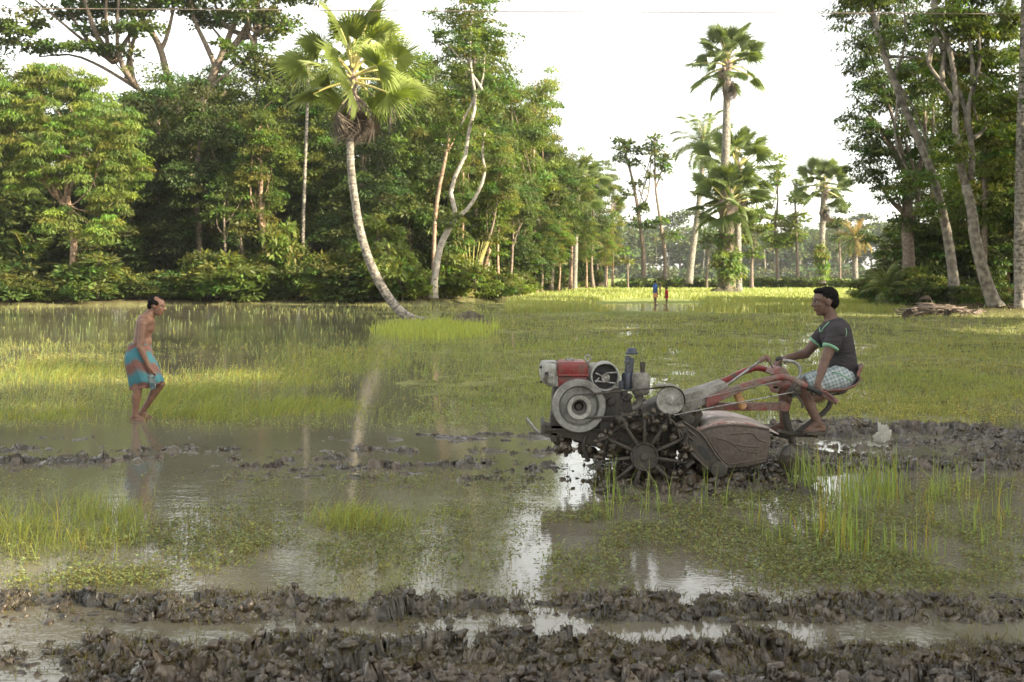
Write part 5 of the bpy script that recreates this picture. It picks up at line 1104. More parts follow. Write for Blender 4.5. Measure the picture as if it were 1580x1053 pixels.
    h.bar([(1140, 577, 10.64), (1158, 570, 10.64), (1172, 568, 10.66), (1190, 574, 10.68), (1215, 583, 10.75), (1240, 592, 10.8), (1285, 612, 10.85)], .028, 12, 20)
    hn = hbuild(h, 'handlebar', M['t_red'], e, .003)
    # yellow hose joint, linkage rod with elbow knob, cable
    h = H(); h.bar([(1135, 600, 10.2), (1139, 612, 10.2), (1147, 629, 10.22)], .036, 12, 8); hbuild(h, 'orange_boot', M['t_orange'], e)
    h = H(); h.bar([(1118, 597, 10.4), (1150, 574, 10.4), (1176, 555, 10.4)], .012, 8); ld = hbuild(h, 'clutch_rod', M['t_steel'], e)
    h = H(); h.bar([(1172, 558, 10.4), (1180, 552.5, 10.4), (1185, 553, 10.4), (1187, 558, 10.4)], .022, 10, 8); hbuild(h, 'knob', M['t_red2'], ld)
    h = H(); h.bar([(1187, 558, 10.4), (1194, 572, 10.4)], .007, 6); hbuild(h, 'link', M['t_dark'], ld)
    h = H(); h.bar([(1040, 641, 10.02), (1110, 627, 10.02), (1180, 614, 10.04), (1226, 605, 10.08)], .006, 6, 10); h.bar([(1052, 622, 10.1), (1120, 606, 10.1), (1205, 588, 10.12)], .004, 6, 10); h.bar([(1120, 600, 10.5), (1160, 588, 10.5), (1198, 578, 10.5)], .005, 6); hbuild(h, 'cable', M['t_steel'], e)
    # control box with gear lever
    h = H(); h.prism([(1192, 578), (1196, 571), (1203, 567), (1211, 568), (1217, 574), (1218, 580), (1200, 583)], 10.25, 10.55); h.box(1192, 1222, 592, 600, 10.2, 10.5); h.prism([(1190, 595), (1200, 588), (1225, 586), (1228, 600), (1212, 612), (1197, 606)], 10.3, 10.5); h.disc(1197, 601, 6, 10.2, 10.3, 14); h.disc(1206, 594, 4, 10.18, 10.3, 12)
    cb = hbuild(h, 'control_box', M['t_red2'], e, .008)
    h = H(); h.bar([(1226, 606, 10.1), (1233, 615, 10.1), (1238, 622, 10.1), (1238, 630, 10.1)], .012, 8, 8); h.box(1221, 1236, 596, 608, 10.08, 10.16); h.disc(1230, 601, 4, 10.05, 10.1, 10); hbuild(h, 'brake_lever', M['t_dark'], cb, .003)
    h = H(); h.bar([(1204, 571, 10.5), (1205, 563, 10.52), (1203, 557, 10.55)], .012, 8); gl = hbuild(h, 'gear_lever', M['t_dark'], e)
    h = H(); h.lathe(h.p(1202, 559, 10.56), (0, 0, 1), [(.0001, 0), (.03, .004), (.036, .03), (.022, .05), (.0001, .055)], 14); hbuild(h, 'lever_knob', M['t_black'], gl)
    h = H(); h.bar([(1208, 556.5, 10.3), (1222, 558, 10.3), (1232, 563, 10.3), (1235, 571, 10.3), (1234, 580, 10.3), (1228, 588, 10.3), (1226, 598, 10.3)], .016, 10, 20); hbuild(h, 'steel_hook', M['t_steel'], e)
    # seat pan on its post and the tail skid with foot rests
    def pan():
        nb = NB(); nu, nv = 24, 13; V = []
        for j in range(nv):
            s_ = j/(nv-1)*2-1
            for i in range(nu):
                t = i/(nu-1); px = 1240+t*88; z0 = np.interp(t, [0, .3, .6, .8, .92, 1], [603, 605, 603, 596, 583, 566])
                wd = .25*math.sin(math.pi*min(.98, .18+t*.62))**.5; zz = z0-8*abs(s_)**2.2-(4 if t > .9 else 0)*(1-abs(s_))
                if t > .9: px -= 10*abs(s_)**2
                V.append(np.array(tuple(P(px, zz, 10.45)-org))+[0, s_*wd, 0])
        k = np.array([[j*nu+i, j*nu+i+1, (j+1)*nu+i+1, (j+1)*nu+i] for j in range(nv-1) for i in range(nu-1)]); nb.add(V, k); o = nb.build('seat', M['t_red2'], e, True)
        m = o.modifiers.new('thick', 'SOLIDIFY'); m.thickness = .014
        return o
    st = pan()
    h = H(); h.prism([(1268, 606), (1308, 602), (1306, 606), (1300, 609), (1268, 612)], 10.38, 10.52); h.disc(1295, 607, 3, 10.34, 10.4, 8); h.disc(1280, 609, 3, 10.34, 10.4, 8); hbuild(h, 'seat_bracket', M['t_dark'], st, .004)
    h = H(); h.bar([(1275, 600, 10.45), (1282, 618, 10.45), (1272, 636, 10.45), (1240, 660, 10.45), (1224, 672, 10.45)], .024, 10, 14); h.bar([(1211, 628, 10.4), (1214, 650, 10.42), (1222, 680, 10.45), (1224, 715, 10.45)], .034, 10, 12)
    h.bar([(1198, 666, 10.2), (1225, 670, 10.4), (1262, 672, 10.25)], .022, 8, 12); h.box(1246, 1272, 668.5, 671.5, 10.12, 10.34); h.box(1176, 1212, 667, 670, 10.56, 10.74); h.bar([(1194, 670, 10.65), (1222, 676, 10.45)], .02, 8); hbuild(h, 'tail_frame', M['t_mud'], e, .003)
    h = H(); c = h.p(1224, 708, 10.45); h.lathe(c+[0, -.06, 0], (0, 1, 0), [(.0001, 0), (.11, 0), (.14, .02), (.145, .06), (.14, .1), (.11, .12), (.0001, .12)], 24); hbuild(h, 'tail_wheel', M['wet_mud'], e)
# ---------------------------------------------------------------- people: capsules fused into one skin
_cap = {}
def capsule(nb, a, b, ra, rb, flat=False, sx=1.0, ax=None, seg=20):
    """tapered limb piece from a to b; sx squashes it along direction ax"""
    a = np.array(a, float); b = np.array(b, float); d = b-a; L = np.linalg.norm(d)+1e-9; w = d/L
    u = np.cross(w, [0, 1, 0] if abs(w[1]) < .9 else [1, 0, 0]); u /= np.linalg.norm(u); v = np.cross(w, u)
    prof = []
    if flat: prof = [(1e-4, 0), (ra, 0), (ra*.5+rb*.5, L*.5), (rb, L), (1e-4, L)]
    else:
        for t in np.linspace(-90, 0, 6): prof.append((max(1e-4, ra*math.cos(R(t))), ra*math.sin(R(t))))
        prof.append(((ra+rb)/2, L/2))
        for t in np.linspace(0, 90, 6): prof.append((max(1e-4, rb*math.cos(R(t))), L+rb*math.sin(R(t))))
    th = np.linspace(0, 2*math.pi, seg, endpoint=False)
    V = np.concatenate([a+w*z+r*(np.cos(th)[:, None]*u+np.sin(th)[:, None]*v) for r, z in prof])
    if sx != 1:
        q = np.array(ax if ax is not None else (0, 1, 0), float); m = (a+b)/2; V = V-np.outer((V-m)@q, q)*(1-sx)
    k = np.arange(seg); k2 = (k+1) % seg
    Q = np.concatenate([np.stack([i*seg+k, i*seg+k2, (i+1)*seg+k2, (i+1)*seg+k], 1) for i in range(len(prof)-1)])
    nb.add(V, Q)
def ell(nb, c, r, rot=None):
    th = np.linspace(0, 2*math.pi, 20, endpoint=False); ph = np.linspace(-90, 90, 13)
    V = np.concatenate([np.stack([np.cos(th)*math.cos(R(p)), np.sin(th)*math.cos(R(p)), np.full(20, math.sin(R(p)))], 1)*(1 if abs(p) < 89 else 1) for p in ph])*np.array(r)
    if rot is not None: V = V@np.array(rot).T
    k = np.arange(20); k2 = (k+1) % 20
    nb.add(V+np.array(c), np.concatenate([np.stack([i*20+k, i*20+k2, (i+1)*20+k2, (i+1)*20+k], 1) for i in range(12)]))
def fuse(nb, name, mat, parent, vox=.007, sm=4, post=None):
    o = nb.build(name, mat, None, tint=False)
    m = o.modifiers.new('r', 'REMESH'); m.mode = 'VOXEL'; m.voxel_size = vox; m.use_smooth_shade = True
    if sm: s_ = o.modifiers.new('s', 'SMOOTH'); s_.iterations = sm; s_.factor = .5
    dg = bpy.context.evaluated_depsgraph_get(); me = bpy.data.meshes.new_from_object(o.evaluated_get(dg)); me.name = name
    bpy.data.objects.remove(o); me.materials.clear(); me.materials.append(mat)
    if post:
        n = len(me.vertices); V = np.empty(n*3, np.float32); me.vertices.foreach_get('co', V); V = post(V.reshape(-1, 3)); me.vertices.foreach_set('co', V.astype(np.float32).ravel()); me.update()
    q = bpy.data.objects.new(name, me); link(q, parent); return q
def frame(face, up):
    f = Vector(face).normalized(); u = Vector(up); s_ = f.cross(u).normalized(); u = s_.cross(f); return np.array([tuple(f), tuple(-s_), tuple(u)]).T  # columns forward,left,up
def head(nb, c, face, up, s=1.0):
    """s=1: head 23 cm high; c = centre of the head"""
    A = frame(face, up); g = lambda x, y, z: np.array(c)+A@(np.array([x, y, z])*s)
    E = lambda x, y, z, a, b, d, rt=None: ell(nb, g(x, y, z), (a*s, b*s, d*s), A)
    E(-.014, 0, .034, .097, .077, .082); E(.022, 0, -.02, .066, .058, .085); E(.048, 0, -.083, .027, .03, .022); E(.02, 0, -.062, .055, .05, .04)
    E(.066, 0, .03, .025, .052, .016); E(.05, .034, -.012, .03, .022, .024); E(.05, -.034, -.012, .03, .022, .024)
    capsule(nb, g(.082, 0, .018), g(.102, 0, -.016), .0085*s, .012*s); E(.092, .011, -.02, .01, .008, .007); E(.092, -.011, -.02, .01, .008, .007)
    E(.079, 0, -.043, .014, .022, .0065); E(.077, 0, -.055, .014, .02, .0075)
    for sg in (1, -1):
        E(-.008, .077*sg, -.003, .018, .008, .03); E(-.003, .072*sg, -.012, .012, .01, .02)
    return g, A
def face_parts(g, A, e, s, skin_dark, hairm):
    for sg in (1, -1):
        nb = NB(); ell(nb, g(.0735, .03*sg, .012), (.0098*s, .011*s, .0058*s), A); fuse_eye = nb.build('eye', M['eye_white'], e, True)
        nb = NB(); ell(nb, g(.0815, .031*sg, .012), (.0042*s, .0058*s, .0056*s), A); nb.build('iris', M['hair_black'], fuse_eye, True)
        nb = NB(); nb.tube([g(.083, .016*sg, .034), g(.083, .03*sg, .038), g(.073, .046*sg, .034)], .003*s, 6); nb.build('eyebrow', hairm, e, True)
    nb = NB(); nb.tube([g(.0885, .017, -.0495), g(.0915, 0, -.0488), g(.0885, -.017, -.0495)], .0024*s, 6); nb.build('mouth', skin_dark, e, True)
def hand(nb, wrist, d, palm_n, curl=.6, s=1.0, side=1, spread=.02):
    """d = direction the hand points, palm_n = out of the palm"""
    d = np.array(d, float); d /= np.linalg.norm(d); n = np.array(palm_n, float); n -= d*np.dot(n, d); n /= np.linalg.norm(n); t = np.cross(d, n)*side
    w = np.array(wrist, float)
    capsule(nb, w, w+d*.03*s, .025*s, .03*s, sx=.75, ax=n)
    for k in (-1, 0, 1): capsule(nb, w+d*.02*s+t*k*.012*s, w+d*.082*s+t*k*.022*s, .017*s, .0145*s, sx=.9, ax=n)
    for k, L in zip((-1.5, -.5, .5, 1.5), (.058, .072, .078, .068)):
        b = w+d*.085*s+t*k*.0195*s; dd = d+t*k*spread*3
        for j, (fr, rr) in enumerate(((.45, .0092), (.32, .0084), (.26, .0078))):
            ca = curl*(j+.6)*.9; q = dd*math.cos(ca)+n*math.sin(ca); q /= np.linalg.norm(q)
            e_ = b+q*L*fr*s; capsule(nb, b, e_, rr*s, rr*.94*s, seg=10); b = e_
    b = w+d*.028*s+t*.027*s; q = d*.55+t*.7+n*.35; q /= np.linalg.norm(q); e_ = b+q*.042*s; capsule(nb, b, e_, .013*s, .0105*s, seg=10)
    q = d*.85+t*.15+n*.5; q /= np.linalg.norm(q); capsule(nb, e_, e_+q*.032*s, .0105*s, .009*s, seg=10)
def foot(nb, ankle, heel_drop, d, s=1.0, side=1):
    """foot from the ankle: heel below and behind, toes along d"""
    a = np.array(ankle, float); d = np.array(d, float); d /= np.linalg.norm(d); up = np.array([0, 0, 1.]); up = up-d*np.dot(up, d); up /= np.linalg.norm(up); t = np.cross(d, up)
    hl = a-up*heel_drop-d*.035*s; capsule(nb, a, hl+up*.02, .034*s, .031*s); ball = hl+d*.165*s-up*.004
    capsule(nb, hl, hl+d*.09*s, .03*s, .031*s); capsule(nb, hl+d*.07*s+t*.012, ball+t*.018, .028*s, .021*s); capsule(nb, hl+d*.07*s-t*.012, ball-t*.022*s, .026*s, .018*s)
    capsule(nb, a+d*.01, ball+up*.008, .036*s, .019*s)
    for k in range(5):
        b = ball+t*(.03-k*.0155)*s*side-d*(.004+.009*k)*s; capsule(nb, b, b+d*(.042-.005*k)*s-up*.004, (.0125-.0011*k)*s, (.0115-.001*k)*s, seg=10)
def plaid(name, cs, scale, rot=(0, 0, 0), c2=(.8, .8, .8), w2=.12):
    """woven check from bands across two directions of the cloth"""
    m, nt, b = nodes(name); tc = nt.nodes.new("ShaderNodeTexCoord"); mp = nt.nodes.new("ShaderNodeMapping"); mp.inputs['Rotation'].default_value = rot
    nt.links.new(tc.outputs['Object'], mp.inputs[0]); sx = nt.nodes.new("ShaderNodeSeparateXYZ"); nt.links.new(mp.outputs[0], sx.inputs[0])
    out = None
    for k, (ax, sc_) in enumerate(((0, scale), (2, scale))):
        ml = nt.nodes.new("ShaderNodeMath"); ml.operation = 'MULTIPLY'; ml.inputs[1].default_value = sc_; nt.links.new(sx.outputs[ax], ml.inputs[0])
        fr = nt.nodes.new("ShaderNodeMath"); fr.operation = 'FRACT'; nt.links.new(ml.outputs[0], fr.inputs[0])
        r = nt.nodes.new("ShaderNodeValToRGB"); r.color_ramp.interpolation = 'CONSTANT'; r.color_ramp.elements[0].position = 0; r.color_ramp.elements[0].color = (*cs[0], 1); r.color_ramp.elements[1].position = .3; r.color_ramp.elements[1].color = (*cs[1], 1)
        for p_, c_ in ((.42, cs[0]), (.5, cs[2]), (.78, cs[3])): q = r.color_ramp.elements.new(p_); q.color = (*c_, 1)
        nt.links.new(fr.outputs[0], r.inputs[0])
        if out is None: out = r.outputs[0]
        else:
            mx = nt.nodes.new("ShaderNodeMix"); mx.data_type = 'RGBA'; mx.inputs[0].default_value = .5; nt.links.new(out, mx.inputs[6]); nt.links.new(r.outputs[0], mx.inputs[7]); out = mx.outputs[2]
    nt.links.new(out, b.inputs['Base Color']); b.inputs['Roughness'].default_value = .9; b.inputs['Specular IOR Level'].default_value = .15
    n = nt.nodes.new("ShaderNodeTexNoise"); n.inputs['Scale'].default_value = 14; nt.links.new(tc.outputs['Object'], n.inputs[0]); bump(nt, b, n.outputs[0], .5, .02)
    return m
def cloth(name, c1, c2, scale=10, bs=.5): return mat_rough(name, c1, c2, scale, .9, bs=bs, bd=.02, spec=.15)
def folds_mat(name, c1, c2):
    m, nt, b = nodes(name); tc = nt.nodes.new("ShaderNodeTexCoord"); mp = nt.nodes.new("ShaderNodeMapping"); mp.inputs['Scale'].default_value = (5, 5, 16); mp.inputs['Rotation'].default_value = (0, R(-14), 0)
    nt.links.new(tc.outputs['Object'], mp.inputs[0]); n = nt.nodes.new("ShaderNodeTexNoise"); n.inputs['Scale'].default_value = 1.5; n.inputs['Detail'].default_value = 3; n.inputs['Distortion'].default_value = .6; nt.links.new(mp.outputs[0], n.inputs[0])
    r = nt.nodes.new("ShaderNodeValToRGB"); r.color_ramp.elements[0].color = (*c1, 1); r.color_ramp.elements[1].color = (*c2, 1); nt.links.new(n.outputs[0], r.inputs[0]); nt.links.new(r.outputs[0], b.inputs['Base Color'])
    b.inputs['Roughness'].default_value = .9; b.inputs['Specular IOR Level'].default_value = .2; bump(nt, b, n.outputs[0], .9, .035); return m
def build_people():
    M['skin_a'] = mat_rough('brown_skin', (.125, .064, .041), (.175, .09, .058), 14, .6, bs=.15, bd=.004, spec=.5)
    M['skin_b'] = mat_rough('deep_brown_skin', (.085, .045, .03), (.13, .07, .048), 14, .58, bs=.15, bd=.004, spec=.5)
    M['skin_line'] = mat_rough('lip_line', (.05, .02, .016), (.07, .03, .022), 14, .6, bs=0)
    M['hair_black'] = mat_rough('black_hair', (.004, .004, .004), (.011, .010, .009), 90, .9, bs=.6, bd=.004, spec=.12)
    M['eye_white'] = mat_rough('eye_white', (.22, .19, .17), (.26, .23, .2), 5, .4, bs=0)
    M['shirt'] = folds_mat('brown_shirt', (.033, .030, .032), (.054, .049, .052)); M['trim'] = cloth('green_trim', (.15, .30, .19), (.20, .36, .24))
    M['plaid'] = plaid('grey_blue_check', [(.33, .38, .38), (.12, .15, .17), (.42, .46, .45), (.17, .21, .22)], 15, (0, R(20), 0))
    # ------------- driver
    Y = 10.45; org = P(1270, 670, Y); org.z = 0
    e = empty('person', org, label='man in a dark brown shirt and checked lungi riding on the power tiller seat', cat='person')
    q = lambda px, py, y=Y: np.array(tuple(P(px, py, y)-org))
    nb = NB(); C = capsule
    g, A = head(nb, q(1272, 466.5), (-1, -.10, -.10), (-.08, 0, 1), 1.16)
    nk = q(1284, 497); C(nb, q(1277, 476), nk, .056, .062); 
    # torso
    C(nb, q(1290, 515), q(1296, 540), .125, .115, sx=1.25); C(nb, q(1296, 540), q(1299, 572), .115, .115, sx=1.2); ell(nb, q(1297, 580), (.13, .17, .10)); C(nb, nk, q(1292, 508), .075, .11)
    shn, shf = q(1291, 513, Y-.19), q(1274, 512, Y+.19)
    C(nb, q(1288, 508), shn, .08, .066); C(nb, q(1284, 508), shf, .08, .062)
    # near arm straight down to the handle
    eln, wrn = q(1273, 556, Y-.25), q(1262, 592, Y-.33)
    C(nb, shn, eln, .06, .043); C(nb, eln, wrn, .045, .028); C(nb, eln, (eln+wrn)/2, .042, .040)
    hand(nb, wrn, q(1264, 612, Y-.36)-wrn, (.3, .8, .2), .45, 1.12, -1)
    # far arm out to the gear lever
    elf, wrf = q(1243, 546, Y+.23), q(1212, 553, Y+.16)
    C(nb, shf, elf, .058, .043); C(nb, elf, wrf, .046, .028); hand(nb, wrf, q(1198, 557, Y+.1)-wrf, (-.15, -.2, -1), .8, 1.1, 1)
    # legs
    hpn, hpf = q(1295, 584, Y-.1), q(1293, 582, Y+.1)
    knn, knf = q(1236, 596, Y-.13), q(1210, 601, Y+.16); ann, anf = q(1263, 654, Y-.17), q(1209, 656, Y+.18)
    C(nb, hpn, knn, .095, .064); C(nb, hpf, knf, .095, .062); C(nb, knn, ann, .060, .037); C(nb, knf, anf, .060, .037)
    C(nb, knn*.75+ann*.25+[.02, 0, 0], knn*.45+ann*.55+[.008, 0, 0], .056, .044); C(nb, knf*.75+anf*.25+[.02, 0, 0], knf*.45+anf*.55+[.008, 0, 0], .056, .044)
    foot(nb, ann, .055, (-1, -.2, -.12), 1.0, -1); foot(nb, anf, .055, (-1, .1, .06), 1.0, 1)
    fuse(nb, 'body', M['skin_b'], e, .0065, 3)
    face_parts(g, A, e, 1.16, M['skin_line'], M['hair_black'])
    nb = NB(); ell(nb, g(-.024, 0, .047), (.094*1.16, .082*1.16, .076*1.16), A); ell(nb, g(-.062, 0, .0), (.055*1.16, .074*1.16, .065*1.16), A); ell(nb, g(.028, 0, .092), (.05*1.16, .06*1.16, .026*1.16), A)
    rr = np.random.default_rng(4)
    fuse(nb, 'hair', M['hair_black'], e, .007, 2, lambda V: V+rr.normal(0, .0011, V.shape))
    nb = NB()
    C(nb, q(1289, 513), q(1296, 540), .142, .134, sx=1.25); C(nb, q(1296, 540), q(1300, 566), .134, .134, sx=1.18); C(nb, q(1300, 566), q(1301, 577), .134, .138, sx=1.15)
    C(nb, q(1286, 503), q(1290, 513), .078, .115); C(nb, q(1288, 508), shn, .09, .085); C(nb, q(1284, 508), shf, .09, .08)
    sn, sf = shn*.45+eln*.55, shf*.5+elf*.5
    C(nb, shn, sn, .083, .074, True); C(nb, shf, sf, .08, .072, True)
    sh = fuse(nb, 'shirt', M['shirt'], e, .008, 5)
    nb = NB(); w_ = (eln-shn)/np.linalg.norm(eln-shn); capsule(nb, sn-w_*.012, sn+w_*.010, .0752, .0745, True, seg=28); nb.build('sleeve_trim', M['trim'], sh, True)
    nb = NB(); w_ = (elf-shf)/np.linalg.norm(elf-shf); capsule(nb, sf-w_*.012, sf+w_*.010, .0735, .0725, True, seg=28); nb.build('sleeve_trim', M['trim'], sh, True)
    def snap(pts, n, off=.002):
        out = []
        for p_ in spine(pts, n):
            ok, loc, nr, _ = sh.closest_point_on_mesh(Vector(p_)); out.append(tuple(loc+nr*off))
        return out
    nb = NB(); nb.tube(snap([q(1276, 493, Y-.1), q(1266, 503, Y-.08), q(1259, 512, Y-.03), q(1262, 505, Y+.06)], 16), .007, 6); nb.build('collar_trim', M['trim'], sh, True)
    nb = NB(); nb.tube(snap([q(1309, 505, Y-.2), q(1309, 512, Y-.22), q(1305, 520, Y-.22)], 8), .006, 6); nb.build('back_trim', M['trim'], sh, True)
    # lungi pulled up over the thighs
    nb = NB(); ell(nb, q(1297, 583), (.145, .19, .105))
    kn2, kf2 = hpn*.12+knn*.88, hpf*.10+knf*.90
    C(nb, hpn, kn2+[0, 0, .0], .118, .092, True); C(nb, hpf, kf2, .118, .092, True); ell(nb, hpn, (.13, .115, .125)); ell(nb, hpf, (.13, .115, .125)); C(nb, (hpn+hpf)/2, (kn2+kf2)/2, .10, .07, sx=1.3)
    C(nb, q(1285, 592, Y-.1), q(1262, 598, Y-.14), .09, .07)
    rr2 = np.random.default_rng(8)
    def wr(V): d = fbm(V[:, 0]*14+V[:, 2]*9, V[:, 1]*12-V[:, 2]*7, 4, 3); return V+np.stack([0*d, (d-.5)*.03*np.sign(V[:, 1]), (d-.5)*.03], 1)
    fuse(nb, 'lungi', M['plaid'], e, .0085, 3, wr)
    lu = [c_ for c_ in e.children if c_.name.startswith('lungi')][0]; nb = NB(); nb.tube([tuple(lu.closest_point_on_mesh(Vector(p_))[1]) for p_ in spine([q(1284, 566, Y-.25), q(1298, 574, Y-.25), q(1316, 590, Y-.2)], 12)], .007, 6); nb.build('waistband', M['trim'], e, True)
    # ------------- walking man
    Y = 14.6; org = P(215, 648, Y); org.z = 0
    e = empty('person', org, label='bare chested balding man in a teal and red lungi wading through the weeds', cat='person'); q = lambda px, py, y=Y: np.array(tuple(P(px, py, y)-org)); Z = lambda zx, zy, y=Y: q(150+zx/4.58, 440+zy/4.58, y)
    nb = NB(); s = 1.0
    g, A = head(nb, Z(424, 152), (1, -.12, -.22), (.2, 0, 1), 1.08)
    nk = Z(372, 208); C(nb, Z(398, 175), nk, .052, .058)
    C(nb, Z(343, 262), Z(328, 330), .115, .105, sx=1.25); C(nb, Z(328, 330), Z(305, 430), .105, .098, sx=1.22); C(nb, Z(300, 440), Z(285, 500), .105, .115, sx=1.2); C(nb, nk, Z(350, 240), .066, .09, sx=1.2)
    ell(nb, Z(362, 300), (.075, .11, .09)); ell(nb, Z(322, 262), (.07, .13, .09)); ell(nb, Z(345, 400), (.07, .10, .10))
    shn, shf = Z(326, 275, Y-.17), Z(350, 272, Y+.17); C(nb, Z(350, 245), shn, .07, .062); C(nb, Z(352, 245), shf, .07, .06)
    eln, wrn = Z(303, 440, Y-.22), Z(368, 580, Y-.2); C(nb, shn, eln, .057, .041); C(nb, eln, wrn, .043, .026); C(nb, eln, (eln*.6+wrn*.4), .043, .037); hand(nb, wrn, Z(394, 640, Y-.17)-wrn, (.25, 1, -.1), .55, 1.0, -1)
    elf, wrf = Z(360, 430, Y+.2), Z(395, 560, Y+.12); C(nb, shf, elf, .055, .041); C(nb, elf, wrf, .043, .026); hand(nb, wrf, Z(405, 640, Y+.05)-wrf, (-.2, -1, 0), .6, 1.0, 1)
    hpn, hpf = Z(283, 510, Y-.09), Z(300, 510, Y+.09); knn, ann = Z(285, 745, Y-.09), Z(265, 925, Y-.08); knf, anf = Z(446, 700, Y+.09), Z(312, 905, Y+.1)
    C(nb, hpn, knn, .088, .058); C(nb, knn, ann, .056, .034); C(nb, knn*.8+ann*.2-[.015, 0, 0], knn*.5+ann*.5-[.008, 0, 0], .054, .042)
    C(nb, hpf, knf, .088, .058); C(nb, knf, anf, .056, .034); C(nb, knf*.8+anf*.2-[.02, 0, .01], knf*.5+anf*.5-[.01, 0, .005], .054, .042)
    foot(nb, ann, .05, (1, -.25, -.05), 1.0, 1); foot(nb, anf, .05, (1, .05, -.12), 1.0, -1)
    fuse(nb, 'body', M['skin_a'], e, .0065, 3); face_parts(g, A, e, 1.08, M['skin_line'], M['hair_black'])
    nb = NB(); t = 1.08; ell(nb, g(-.052, 0, .045), (.072*t, .083*t, .064*t), A); ell(nb, g(-.072, 0, -.005), (.048*t, .07*t, .055*t), A); ell(nb, g(-.01, .062, .04), (.05*t, .024*t, .035*t), A); ell(nb, g(-.01, -.062, .04), (.05*t, .024*t, .035*t), A); ell(nb, g(.0, 0, .098), (.06*t, .035*t, .018*t), A)
    rr = np.random.default_rng(14); fuse(nb, 'hair', M['hair_black'], e, .007, 2, lambda V: V+rr.normal(0, .001, V.shape))
    # lungi: loft of folded rings; tint carries position round and down the cloth
    rings = [(412, 305, 68, .135), (440, 300, 76, .165), (500, 296, 90, .205), (560, 312, 102, .21), (620, 330, 108, .20), (670, 345, 112, .185), (700, 352, 112, .15), (722, 340, 96, .15)]
    V = []; C_ = []; nu = 72; nv = 40; rz = np.array(rings, float); tt = np.linspace(0, 1, len(rings))
    for j in range(nv):
        v = j/(nv-1); zy, cx, hw, dp = [np.interp(v, tt, rz[:, k]) for k in range(4)]; c = Z(cx, zy); a_ = np.linspace(0, 2*math.pi, nu, endpoint=False)
        f = 1+(.012+.05*v)*np.sin(a_*9+v*3+np.sin(a_*2)*2)+(.02*v)*np.sin(a_*17-v*5); hx = hw/4.58*Y/F
        lift = np.where(np.cos(a_) > 0, 1, -.15)*np.cos(a_)*v**2*.12
        slant = -.05*v*np.clip(np.cos(a_), -1, 0)
        V.append(np.stack([c[0]+np.cos(a_)*hx*f, c[1]+np.sin(a_)*dp*f, c[2]+lift*.8*np.abs(np.sin(a_*.5+.6))-slant], 1)); C_.append(np.stack([a_/6.283, np.full(nu, v), 0*a_], 1))
    V = np.concatenate(V); C_ = np.concatenate(C_); k = np.arange(nu); k2 = (k+1) % nu; Q = np.concatenate([np.stack([i*nu+k, i*nu+k2, (i+1)*nu+k2, (i+1)*nu+k], 1) for i in range(nv-1)])
    m, nt, b = nodes('teal_red_lungi'); at = nt.nodes.new("ShaderNodeAttribute"); at.attribute_name = 'tint'; sx = nt.nodes.new("ShaderNodeSeparateXYZ"); nt.links.new(at.outputs['Vector'], sx.inputs[0])
    def mth(op, a, b_): 
        n = nt.nodes.new("ShaderNodeMath"); n.operation = op
        for i, v in enumerate((a, b_)):
            if isinstance(v, (int, float)): n.inputs[i].default_value = v
            else: nt.links.new(v, n.inputs[i])
        return n.outputs[0]
    u_, v_ = sx.outputs[0], sx.outputs[1]
    sl2 = mth('SUBTRACT', v_, mth('ADD', mth('MULTIPLY', mth('SINE', mth('MULTIPLY', u_, 6.283), 0), .12), mth('MULTIPLY', mth('SINE', mth('MULTIPLY', u_, 31), 0), .025)))
    r = nt.nodes.new("ShaderNodeValToRGB"); r.color_ramp.interpolation = 'LINEAR'; els = r.color_ramp.elements; els[0].position = 0; els[0].color = (0, 0, 0, 1); els[1].position = 1; els[1].color = (1, 1, 1, 1)
    for p_, c_ in ((.08, 0), (.13, 1), (.24, 1), (.30, 0), (.44, 0), (.50, 1), (.60, 1), (.70, 0), (.86, 0), (.92, 1)): q_ = els.new(p_); q_.color = (c_, c_, c_, 1)
    nt.links.new(sl2, r.inputs[0])
    chk = mth('MULTIPLY', mth('GREATER_THAN', mth('FRACT', mth('MULTIPLY', u_, 60), 0), .62), .5); chk2 = mth('MULTIPLY', mth('GREATER_THAN', mth('FRACT', mth('MULTIPLY', v_, 42), 0), .6), .5)
    cm = mth('ADD', chk, chk2)
    a1 = nt.nodes.new("ShaderNodeMix"); a1.data_type = 'RGBA'; nt.links.new(cm, a1.inputs[0]); a1.inputs[6].default_value = (.14, .045, .036, 1); a1.inputs[7].default_value = (.17, .13, .11, 1)
    a2 = nt.nodes.new("ShaderNodeMix"); a2.data_type = 'RGBA'; nt.links.new(mth('MULTIPLY', cm, .35), a2.inputs[0]); a2.inputs[6].default_value = (.035, .135, .165, 1); a2.inputs[7].default_value = (.15, .29, .31, 1)
    a3 = nt.nodes.new("ShaderNodeMix"); a3.data_type = 'RGBA'; nt.links.new(r.outputs[0], a3.inputs[0]); nt.links.new(a2.outputs[2], a3.inputs[6]); nt.links.new(a1.outputs[2], a3.inputs[7])
    nt.links.new(a3.outputs[2], b.inputs['Base Color']); b.inputs['Roughness'].default_value = .85; b.inputs['Specular IOR Level'].default_value = .2
    o = np_mesh('lungi', V, Q, m, C_, True, e); sm_ = o.modifiers.new('thick', 'SOLIDIFY'); sm_.thickness = .006
    nb = NB(); C(nb, Z(375, 650, Y-.18), Z(385, 735, Y-.16), .04, .02, sx=.5); C(nb, Z(390, 655, Y-.18), Z(405, 725, Y-.16), .035, .022, sx=.5)
    fuse(nb, 'lungi_tuck', cloth('dark_cloth_underside', (.04, .07, .08), (.16, .2, .2), 30), e, .006, 2)
